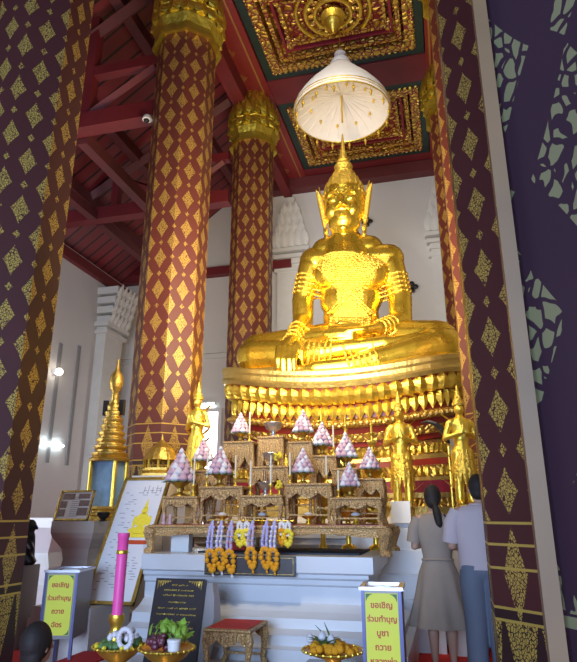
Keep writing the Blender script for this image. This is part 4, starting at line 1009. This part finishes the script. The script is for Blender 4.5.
# tray of marigolds by the right donation box
r3, c = pedestal_bowl(333, 650, 4.35, .20, 'flower_tray', 'orange-gold footed tray of marigolds and white lotus buds left of the right donation box', z=0.42)
tag(M().box((c.x-.22,4.15,0),(c.x+.2,4.6,.42)).build('low_stand', 'dark_wood'), 'dark low stand under the marigold tray', 'stand')
m = M()
for k in range(34): a = random.random()*6.28; rr = random.uniform(.03,.16); m.ball(c+V((rr*cos(a), rr*sin(a), random.uniform(.0,.03))), .028, 8, 5)
m.build('marigold_heads', 'marigold', r3)
for i, (px, py) in enumerate(((310,639),(322,637),(331,640))):
    q = P(px, py, 4.38); m = M(); st = c+V((-.06+.02*i,0,.02)); 
    sid = thing('lotus_bud', ('leftmost white lotus bud on the marigold tray','middle white lotus bud on the marigold tray','rightmost white lotus bud on the marigold tray')[i], 'flower', st, 'lotus buds on the marigold tray')
    M().tube([st, q+V((0,0,-.02))], .005, 6).build('stem', 'leaf', sid)
    M().lathe(q, [(.008,-.025),(.026,-.01),(.028,.005),(.018,.025),(.003,.04)], 10).build('bud', 'petal_white', sid, True)
m = M()
for k, (px, py) in enumerate(((315,625),(324,622),(338,640),(345,641),(318,648))): q = P(px, py, 4.42); m.tube([c+V((0,0,.01)), (c+q)/2+V((0,0,.02)), q], [.006,.008,.002], 6, .5); 
for k in range(10): a = 2*pi*k/10; m.petal(c+V((-.06,0,.02)), (0,0,1), (cos(a),sin(a),.5), .13, .04, .1, -.1, .2)
m.build('leaves', 'leaf', r3)
# ------------------------------------------------------------------ donation boxes
def thai_lines(root, T, w, zs, words, size):
    for z, s in zip(zs, words): text(s, size, 'sign_red', root, T @ Matrix.Translation((w/2,-.006,z)) @ Matrix.Rotation(pi/2, 4, 'X'), 'lettering', .001, .0008)
def donation_box(x, y, rz, w, d, z0, z1, lab, words, panel, side='navy_metal', legs=True, lx=.02):
    T = Matrix.Translation((x,y,0)) @ Matrix.Rotation(rz, 4, 'Z'); r = thing('donation_box', lab, 'donation box', (x,y,0))
    M().box((0,0,z0),(w,d,z1),T).build('cabinet', 'grey_metal', r)
    m = M()
    for a in (0, w-lx): m.box((a,-.008,z0),(a+lx,.0,z1),T)
    m.build('blue_edge', side, r)
    m = M(); [m.box(p, q, T) for p, q in (((-.012,-.012,z1),(w+.012,.02,z1+.02)),((-.012,d-.02,z1),(w+.012,d+.012,z1+.02)),((-.012,.02,z1),(.02,d-.02,z1+.02)),((w-.02,.02,z1),(w+.012,d-.02,z1+.02)))]; m.box((.02,.02,z1),(w-.02,d-.02,z1+.008),T); m.box((w*.3,d*.45,z1+.008),(w*.7,d*.5,z1+.012),T)
    m.build('lid', 'silver', r)
    pw_, p0, p1 = panel; sg = M(); c = .03; xa, xb = (w-pw_)/2, (w+pw_)/2
    bp = [(xa,p0),(xb,p0),(xb,p1),(xa,p1)]; s_ = M().prism(bp, T @ Matrix.Translation((0,-.005,0)), .005).build('sign_panel', 'sign_yellow', r)
    m = M()
    for sx, sz, ex, ez in ((xa,p0,1,1),(xb,p0,-1,1),(xb,p1,-1,-1),(xa,p1,1,-1)):
        m.prism([(sx+ex*.004,sz+ez*.004),(sx+ex*.05,sz+ez*.004),(sx+ex*.03,sz+ez*.012),(sx+ex*.014,sz+ez*.028),(sx+ex*.004,sz+ez*.05)], T @ Matrix.Translation((0,-.0065,0)), .0015)
    m.build('corner_ornament', 'leaf', s_)
    n = len(words); hh = (p1-p0-.06)/n
    for i, wd in enumerate(words):
        z = p1-.03-hh*(i+.5); text(wd, min(hh*.74, pw_/max(4.2, len(wd)*.50)), 'sign_red', s_, T @ Matrix.Translation((w/2,-.0085,z)) @ Matrix.Rotation(pi/2, 4, 'X'), 'lettering', .001, .0012)
    if legs:
        for a in (.0,w-.025):
            for b in (.0,d-.025): M().box((a,b,0),(a+.025,b+.025,z0),T).build('leg', 'navy_metal', r)
a, b = P(361,590,3.98), P(401,590,3.98)
donation_box(a.x, 3.98, radians(2), b.x-a.x, .30, .12, a.z, 'slim blue-edged donation box with tall yellow Thai sign left of the woman', ('ขอเชิญ','ร่วมทำบุญ','บูชา','ถวาย','หลวงพ่อ','พุทธนิมิต'), (.20,a.z-.54,a.z-.015))
a, b = P(44,573,4.95), P(71,573,4.95)
donation_box(a.x-.02, 5.0, radians(14), .30, .42, .36, a.z, 'grey donation box with yellow Thai sign near the left column', ('ขอเชิญ','ร่วมทำบุญ','ถวาย','ฉัตร'), (.23,.39,a.z-.02))
# ------------------------------------------------------------------ dark sculpture by the left column
c = P(36,545,6.3); r = thing('dark_bronze_figure', 'dark bronze figure peeking out behind the nearest left column', 'sculpture', (c.x,6.3,0))
M().box((c.x-.3,6.15,0),(c.x-.02,6.45,.85)).build('plinth', 'grey_stone', r)
m = M(); o = V((c.x-.12,6.3,.85)); m.cap(o+V((0,0,.08)), o+V((.02,-.02,.3)), .1, .08, 12); m.ball(o+V((.03,-.02,.42)), (.07,.08,.08), 12, 8); m.cap(o+V((.05,-.05,.25)), o+V((.13,-.08,.18)), .04, .03, 8); m.cap(o+V((.05,-.04,.1)), o+V((.14,-.06,.04)), .05, .04, 8); m.cap(o+V((.09,-.02,.42)), o+V((.12,-.02,.4)), .03, .02, 8); m.ball(o+V((0,0,.04)), (.13,.12,.06), 12, 6)
fuse(m, 'figure', 'dark_bronze', r, .012, 2)
# ------------------------------------------------------------------ lamps, window, camera, brackets
def tube_lamp(a, b, lab):
    r = thing('fluorescent_lamp', lab, 'lamp', (V(a)+V(b))/2); M().tube([a, b], .035, 8).build('tube', 'lamp_glow', r)
    o = V((0,.02,.045)) if abs(a[0]-b[0]) > .1 else V((-.06,0,0)); M().box(V((min(a[0],b[0]),min(a[1],b[1]),a[2]))+o+V((-.02,-.02,-.04)), V((max(a[0],b[0]),max(a[1],b[1]),b[2]))+o+V((.02,.02,.04))).build('batten', 'white', r)
a, b = P(189,405.5,15.5), P(213,405.5,15.5); tube_lamp((a.x,15.56,a.z), (b.x,15.56,a.z), 'fluorescent tube lamp on the back wall beside the golden left deity')
q = P(54,458,12.6); tube_lamp((-9.24,12.3,3.05), (-9.24,13.1,3.05), 'fluorescent tube lamp low on the left side wall')
a, b = P(196,446,15.58), P(219,412,15.58)
wn_ = M().box((a.x-.35,15.56,a.z-1.2),(b.x,15.6,b.z)); o = struct(wn_, 'window_1', 'window_light')
m = M(); m.box((a.x-.45,15.5,b.z),(b.x+.1,15.6,b.z+.1)); m.box((b.x,15.5,a.z-1.3),(b.x+.1,15.6,b.z)); m.box((a.x-.45,15.5,a.z-1.3),(a.x-.35,15.6,b.z)); fr_ = m.build('window_frame', 'white', o)
q = P(57,372,12.0); sl = thing('wall_glint', 'small glowing ball for a lamp reflection high on the left side wall', 'lamp', (-9.2,12.1,4.2))  # glowing ball put in as a lamp's reflection on the wall
q = P(57,372,12.35); 
ql = P(57,372,12.3)
# solve the wall point
t_ = (-9.2)/(ql.x); wl_p = V((-9.2, 12.3*t_, 1.4+(ql.z-1.4)*t_))
sl.location = wl_p
M().ball(wl_p+V((.06,0,0)), .09, 12, 8).build('glow_ball', 'glint_glow', sl); M().box(wl_p+V((-.1,-.06,-.06)), wl_p+V((0,.06,.06))).build('bracket', 'white', sl)
q = P(147,121,7.8); cc = thing('security_camera', 'small white security camera on the tie beam left of the big column', 'camera', q)
M().lathe(q, [(.06,.1),(.08,.06),(.085,.02),(.05,.0)], 14).build('housing', 'white', cc, True); M().ball(q+V((0,-.02,0)), .05, 12, 8).build('dome_lens', 'black', cc, True)
for (px, py), lab in (((412,287),'black quatrefoil wall bracket right of the statue shoulder'),((453,322),'black wall bracket at the edge of the dark purple column'),((367,222),'black wall bracket just right of the statue ear ornament')):
    q = P(px, py, 15.5); r = thing('wall_bracket', lab, 'bracket', q, 'black brackets on the back wall'); m = M()
    for dx, dz in ((0,.1),(0,-.1),(.1,0),(-.1,0)): m.ball(q+V((dx,-.02,dz)), (.07,.04,.07), 8, 6)
    m.box(q+V((-.04,-.04,-.04)), q+V((.04,.1,.04))); m.build('quatrefoil', 'black', r)
# ------------------------------------------------------------------ people
def hand(m, w, d, up, s=1.0, side=1):
    """relaxed five-fingered hand: wrist w, pointing d, thumb towards up"""
    d = V(d).normalized(); up = V(up).normalized(); nrm = d.cross(up).normalized(); w = V(w); p = w+d*.045*s
    m.cap(w, p+d*.035*s, .024*s, .032*s, 10, .6)
    for i, (l, o) in enumerate(((.068,.027),(.078,.010),(.072,-.008),(.056,-.025))):
        a = p+d*.045*s+up*o*s; b = a+d*l*.5*s+nrm*.006*side*s; e = b+d*l*.45*s+nrm*.025*side*s; m.cap(a, b, .0095*s, .009*s, 8); m.cap(b, e, .009*s, .0075*s, 8)
    a = p+up*.025*s; b = a+(d*.6+up*.8).normalized()*.035*s; m.cap(a, b, .012*s, .010*s, 8); m.cap(b, b+(d+up*.2).normalized()*.028*s, .010*s, .008*s, 8)
def head(m, c, fy, s=1.0):
    """head facing direction fy"""
    c = V(c); f = V((fy[0], fy[1], 0)).normalized(); sd = V((f.y, -f.x, 0)); Rz = Matrix(((sd.x, f.x, 0), (sd.y, f.y, 0), (0, 0, 1)))
    m.ball(c, (.075*s,.092*s,.115*s), 16, 10, Rz.to_4x4()); m.ball(c+f*.03*s+V((0,0,-.06*s)), (.055*s,.06*s,.05*s), 12, 8, Rz.to_4x4())
    m.cap(c+f*.088*s+V((0,0,.01*s)), c+f*.105*s+V((0,0,-.025*s)), .010*s, .015*s, 8); m.ball(c+f*.085*s+V((0,0,-.058*s)), (.025*s,.014*s,.01*s), 8, 6, Rz.to_4x4())
    for e in (-1,1): m.ball(c+sd*e*.078*s+V((0,0,-.01*s)), (.012*s,.02*s,.032*s), 8, 6, Rz.to_4x4()); m.ball(c+sd*e*.03*s+f*.08*s+V((0,0,.015*s)), .012*s, 8, 6)
    m.cap(c+V((0,0,-.08*s)), c+V((0,0,-.19*s))-f*.02*s, .048*s, .055*s, 12)
def eyes(c, fy, s, par):
    c = V(c); f = V((fy[0], fy[1], 0)).normalized(); sd = V((f.y, -f.x, 0))
    for e in (-1,1): M().ball(c+sd*e*.03*s+f*.088*s+V((0,0,.015*s)), (.008*s,.006*s,.005*s), 8, 6).build('eye', 'black', par)
def loft(R, n=32, ripple=0, k=9):
    rings = []
    for (x, y, z, rx, ry, *w) in R:
        a_ = w[0] if w else 0; rings.append([V((x+rx*(1+a_*cos(k*2*pi*i/n+z*2))*cos(2*pi*i/n), y+ry*(1+a_*cos(k*2*pi*i/n+z*2))*sin(2*pi*i/n), z)) for i in range(n)])
    return M().rings(rings)
# woman
wx, wy = -.135, 6.42
wo = thing('person', 'woman seen from behind in a long beige-grey dress with a dark ponytail', 'person', (wx, wy, 0))
m = M(); hcn = V((wx-.01, wy+.04, 1.565)); fw = (.12, 1)
head(m, hcn, fw)
m.cap((wx-.14,wy,1.36),(wx+.14,wy,1.36),.05,.05); m.cap((wx,wy,1.05),(wx,wy,1.32),.11,.13,14,.75); m.cap((wx,wy,.85),(wx,wy,1.05),.13,.11,14,.8)
for e in (-1,1):
    m.cap((wx+e*.165,wy,1.34),(wx+e*.215,wy+.0,1.10),.045,.038); 
    m.cap((wx+e*.08,wy,.85),(wx+e*.085,wy+.01,.48),.08,.052); m.cap((wx+e*.085,wy+.01,.48),(wx+e*.085,wy-.01,.30),.052,.052); m.cap((wx+e*.085,wy-.01,.30),(wx+e*.085,wy,.09),.05,.032)
    m.cap((wx+e*.085,wy-.01,.05),(wx+e*.095,wy+.15,.03),.03,.025,10)
m.cap((wx-.215,wy,1.10),(wx-.10,wy+.20,1.12),.038,.027); hand(m, (wx-.10,wy+.20,1.12), (.6,.5,.15), (0,0,1), 1, 1)
m.cap((wx+.215,wy,1.10),(wx+.14,wy+.19,1.08),.038,.027); hand(m, (wx+.14,wy+.19,1.08), (-.5,.6,.1), (0,0,1), 1, -1)
fuse(m, 'body', 'skin', wo, .0075, 2); eyes(hcn, fw, 1, wo)
d = loft([(wx,wy,1.415,.075,.065),(wx,wy,1.40,.14,.085),(wx,wy,1.34,.195,.105),(wx,wy,1.22,.185,.12),(wx,wy,1.10,.155,.115),(wx,wy,1.0,.14,.11),(wx,wy,.97,.145,.115),(wx,wy,.85,.19,.155,.02),(wx,wy,.65,.235,.20,.05),(wx,wy,.50,.275,.235,.07),(wx,wy,.38,.305,.25,.08)], 54, 0, 9)
dr = d.build('dress', 'dress', wo, True)
for e in (-1,1): M().tube([(wx+e*.155,wy,1.365),(wx+e*.205,wy,1.26),(wx+e*.225,wy+.01,1.14)], [.065,.068,.070], 14).build('sleeve', 'dress', dr, True)
m = M(); m.tube([(wx-.147,wy-.0,.975),(wx-.10,wy-.09,.98),(wx,wy-.118,.985),(wx+.10,wy-.09,.98),(wx+.147,wy,.975)], .012, 8); m.build('belt', 'dress', dr, True)
m = M(); Rh = Matrix.Rotation(-.12, 4, 'Z'); m.ball(hcn+V((0,-.016,.02)), (.087,.098,.118), 18, 12, Rh); m.ball(hcn+V((0,-.065,-.03)), (.072,.055,.08), 14, 8)
m.ball(hcn+V((.02,-.10,-.08)), (.035,.035,.035), 10, 6); m.tube([hcn+V((.02,-.11,-.06)), hcn+V((.035,-.135,-.14)), hcn+V((.05,-.13,-.25)), hcn+V((.07,-.115,-.34))], [.03,.042,.038,.008], 12)
fuse(m, 'hair', 'hair', wo, .008, 3)
for e in (-1,1): M().box((wx+e*.088-.04,wy-.07,.0),(wx+e*.088+.04,wy+.18,.025)).build('shoe', 'bag', wo)
bg_ = thing('shoulder_bag', 'small dark shoulder bag with pale blue pouch at the woman right side', 'bag', (wx+.23,wy-.02,.95))
M().box((wx+.23,wy-.05,.98),(wx+.30,wy+.09,1.12)).build('bag_body', 'bag', bg_); M().box((wx+.225,wy-.075,1.03),(wx+.285,wy-.05,1.13)).build('pouch', 'pale_blue_plastic', bg_)
M().tube([(wx+.09,wy-.10,1.405),(wx+.16,wy-.115,1.33),(wx+.22,wy-.085,1.2),(wx+.255,wy-.04,1.11)], .009, 6).build('strap', 'bag', bg_)
# man
mx, my = .265, 6.0
mn = thing('person', 'man seen from behind in a pale shirt and blue-grey trousers beside the column', 'person', (mx, my, 0))
m = M(); hm = V((mx+.02, my+.03, 1.635)); fm = (-.15, 1)
head(m, hm, fm, 1.04)
m.cap((mx-.17,my,1.42),(mx+.17,my,1.42),.055,.055); m.cap((mx,my,1.05),(mx,my,1.36),.13,.15,14,.75); m.cap((mx,my,.95),(mx,my,1.05),.11,.12,14,.8)
for e in (-1,1):
    m.cap((mx+e*.2,my,1.40),(mx+e*.255,my+.02,1.13),.05,.042)
    m.cap((mx+e*.09,my,.9),(mx+e*.095,my+.02,.5),.09,.06); m.cap((mx+e*.095,my+.02,.5),(mx+e*.10,my-.01,.1),.058,.035); m.cap((mx+e*.10,my-.02,.05),(mx+e*.12,my+.17,.035),.035,.03)
m.cap((mx-.255,my+.02,1.13),(mx-.13,my+.24,1.10),.042,.03); hand(m, (mx-.13,my+.24,1.10), (.6,.5,.1), (0,0,1), 1.05, 1)
m.cap((mx+.255,my+.02,1.13),(mx+.12,my+.24,1.10),.042,.03); hand(m, (mx+.12,my+.24,1.10), (-.6,.5,.1), (0,0,1), 1.05, -1)
fuse(m, 'body', 'skin', mn, .0075, 2); eyes(hm, fm, 1.04, mn)
sh = loft([(mx,my,1.49,.07,.065),(mx,my,1.475,.15,.09),(mx,my,1.42,.225,.115),(mx,my,1.30,.225,.13),(mx,my,1.15,.205,.135),(mx,my,1.0,.20,.14),(mx,my,.93,.205,.145,.01)], 40, 0, 7).build('shirt', 'shirt', mn, True)
for e in (-1,1): M().tube([(mx+e*.18,my,1.435),(mx+e*.235,my,1.33),(mx+e*.262,my+.02,1.16)], [.07,.078,.08], 14).build('sleeve', 'shirt', sh, True)
M().ring((mx,my+.005,1.49), .068, .012, 20, 6).build('collar', 'shirt', sh, True)
tr = M(); tr.ball((mx,my,.93), (.195,.14,.11), 20, 10)
for e in (-1,1):
    cx = mx+e*.095; tr.rings([[V((x+rx*cos(2*pi*i/24), my+ry*sin(2*pi*i/24), z)) for i in range(24)] for x, z, rx, ry in ((mx+e*.085,.97,.112,.135),(cx,.82,.115,.135),(cx,.5,.098,.105),(cx+e*.008,.25,.092,.10),(cx+e*.01,.05,.095,.105))])
fuse(tr, 'trousers', 'trousers', mn, .012, 3)
for e in (-1,1): M().box((mx+e*.115-.045,my-.08,.0),(mx+e*.115+.045,my+.2,.045)).build('shoe', 'black', mn)
m = M(); Rh = Matrix.Rotation(.15, 4, 'Z'); m.ball(hm+V((0,-.016,.025)), (.086,.098,.115), 18, 12, Rh); m.ball(hm+V((0,-.05,-.04)), (.072,.055,.065), 14, 8)
fuse(m, 'hair', 'hair', mn, .008, 3)
# person seated on the carpet, lower left corner
sx_, sy_ = P(38,645,3.6).x, 3.6; hz = P(38,645,3.6).z
sp_ = thing('person', 'dark-haired person sitting low in the bottom left corner, head only visible', 'person', (sx_, sy_, 0))
m = M(); hs = V((sx_, sy_, hz)); head(m, hs, (.3, 1)); zsh = hz-.25
m.cap((sx_-.15,sy_,zsh),(sx_+.15,sy_,zsh),.055,.055); m.cap((sx_,sy_,.14),(sx_,sy_,zsh-.06),.15,.14,14,.8)
for e in (-1,1):
    m.cap((sx_+e*.18,sy_,zsh-.02),(sx_+e*.2,sy_+.1,.25),.045,.04); m.cap((sx_+e*.2,sy_+.1,.25),(sx_+e*.05,sy_+.28,.22),.04,.03); hand(m, (sx_+e*.05,sy_+.28,.22), (-e*.5,.6,0), (0,0,1), 1, e)
    m.cap((sx_+e*.1,sy_+.02,.1),(sx_+e*.22,sy_+.4,.1),.09,.07); m.cap((sx_+e*.22,sy_+.4,.09),(sx_-e*.05,sy_+.3,.06),.06,.04)
fuse(m, 'body', 'skin', sp_, .009, 2); eyes(hs, (.3, 1), 1, sp_)
loft([(sx_,sy_,zsh+.06,.07,.065),(sx_,sy_,zsh+.045,.15,.09),(sx_,sy_,zsh-.02,.215,.12),(sx_,sy_,zsh-.15,.21,.14),(sx_,sy_,.06,.22,.17)], 30).build('shirt', 'white_cloth', sp_, True)
m = M(); m.ball(hs+V((-.003,-.02,.02)), (.092,.106,.122), 18, 12); m.ball(hs+V((0,-.055,-.05)), (.075,.055,.075), 14, 8); fuse(m, 'hair', 'hair', sp_, .008, 3)
# ------------------------------------------------------------------ light
def area(name, loc, to, size, power, col, sy=None):
    l = bpy.data.lights.new(name, 'AREA'); l.energy = power; l.color = col; l.shape = 'RECTANGLE'; l.size = size; l.size_y = sy or size
    o = bpy.data.objects.new(name, l); o.location = loc; o.rotation_euler = (V(to)-V(loc)).to_track_quat('-Z', 'Y').to_euler(); COL.objects.link(o); return o
def spot(name, loc, to, power, col, ang=50, r=.15, blend=.6):
    l = bpy.data.lights.new(name, 'SPOT'); l.energy = power; l.color = col; l.spot_size = radians(ang); l.spot_blend = blend; l.shadow_soft_size = r
    o = bpy.data.objects.new(name, l); o.location = loc; o.rotation_euler = (V(to)-V(loc)).to_track_quat('-Z', 'Y').to_euler(); COL.objects.link(o); return o
COOL, WARM, NEU = (.50,.68,1.0), (1.0,.80,.52), (1.0,.95,.88)
area('doorway_daylight', (-1.4,-5.0,2.2), (-1.6,6,1.2), 4.2, 860, COOL, 3.2)
area('aisle_daylight', (-8.8,5.2,2.2), (-6.5,13,4.0), 2.0, 170, (.85,.92,1.0), 3.0)
spot('statue_spot_left', (-3.1,5.0,4.2), (-1.6,9.5,5.8), 330, (1,.87,.64), 52, .7)
spot('statue_spot_right', (-.1,4.6,4.6), (-1.4,9.5,5.6), 330, (1,.87,.64), 52, .7)
spot('altar_spot', (-1.8,3.2,6.0), (-1.8,6.8,1.5), 420, WARM, 42, .3)
area('statue_fill', (-1.7,5.7,4.6), (-1.6,9.6,5.0), 2.0, 190, (1,.86,.62))  # added soft fill, no lamp of the hall, for broad highlights on the gold
area('nave_uplight', (-1.6,6.6,3.4), (-1.7,10.6,11), 1.2, 75, WARM)
area('column_uplight', (-2.0,5.6,3.2), (-3.9,9,7.0), .8, 60, WARM)
spot('umbrella_fill', (-1.5,5.2,10.6), (-1.45,9.7,8.6), 420, (1,.93,.8), 40, .2)  # unseen spot added to brighten the umbrella top and the crown
area('back_wall_lamp', (-1.6,11.6,6.5), (-1.6,15.6,6.8), 2.0, 60, NEU)
area('aisle_uplight', (-7.0,9.6,3.4), (-6.5,9.4,9), 1.5, 8, (1,.82,.72))
w = bpy.data.worlds.new('world'); bpy.context.scene.world = w; w.use_nodes = True
w.node_tree.nodes['Background'].inputs[0].default_value = (.55,.62,.8,1); w.node_tree.nodes['Background'].inputs[1].default_value = .12
vs = bpy.context.scene.view_settings; vs.view_transform = 'Standard'; vs.look = 'None'; vs.exposure = 0.3; vs.gamma = 1; vs.use_curve_mapping = False
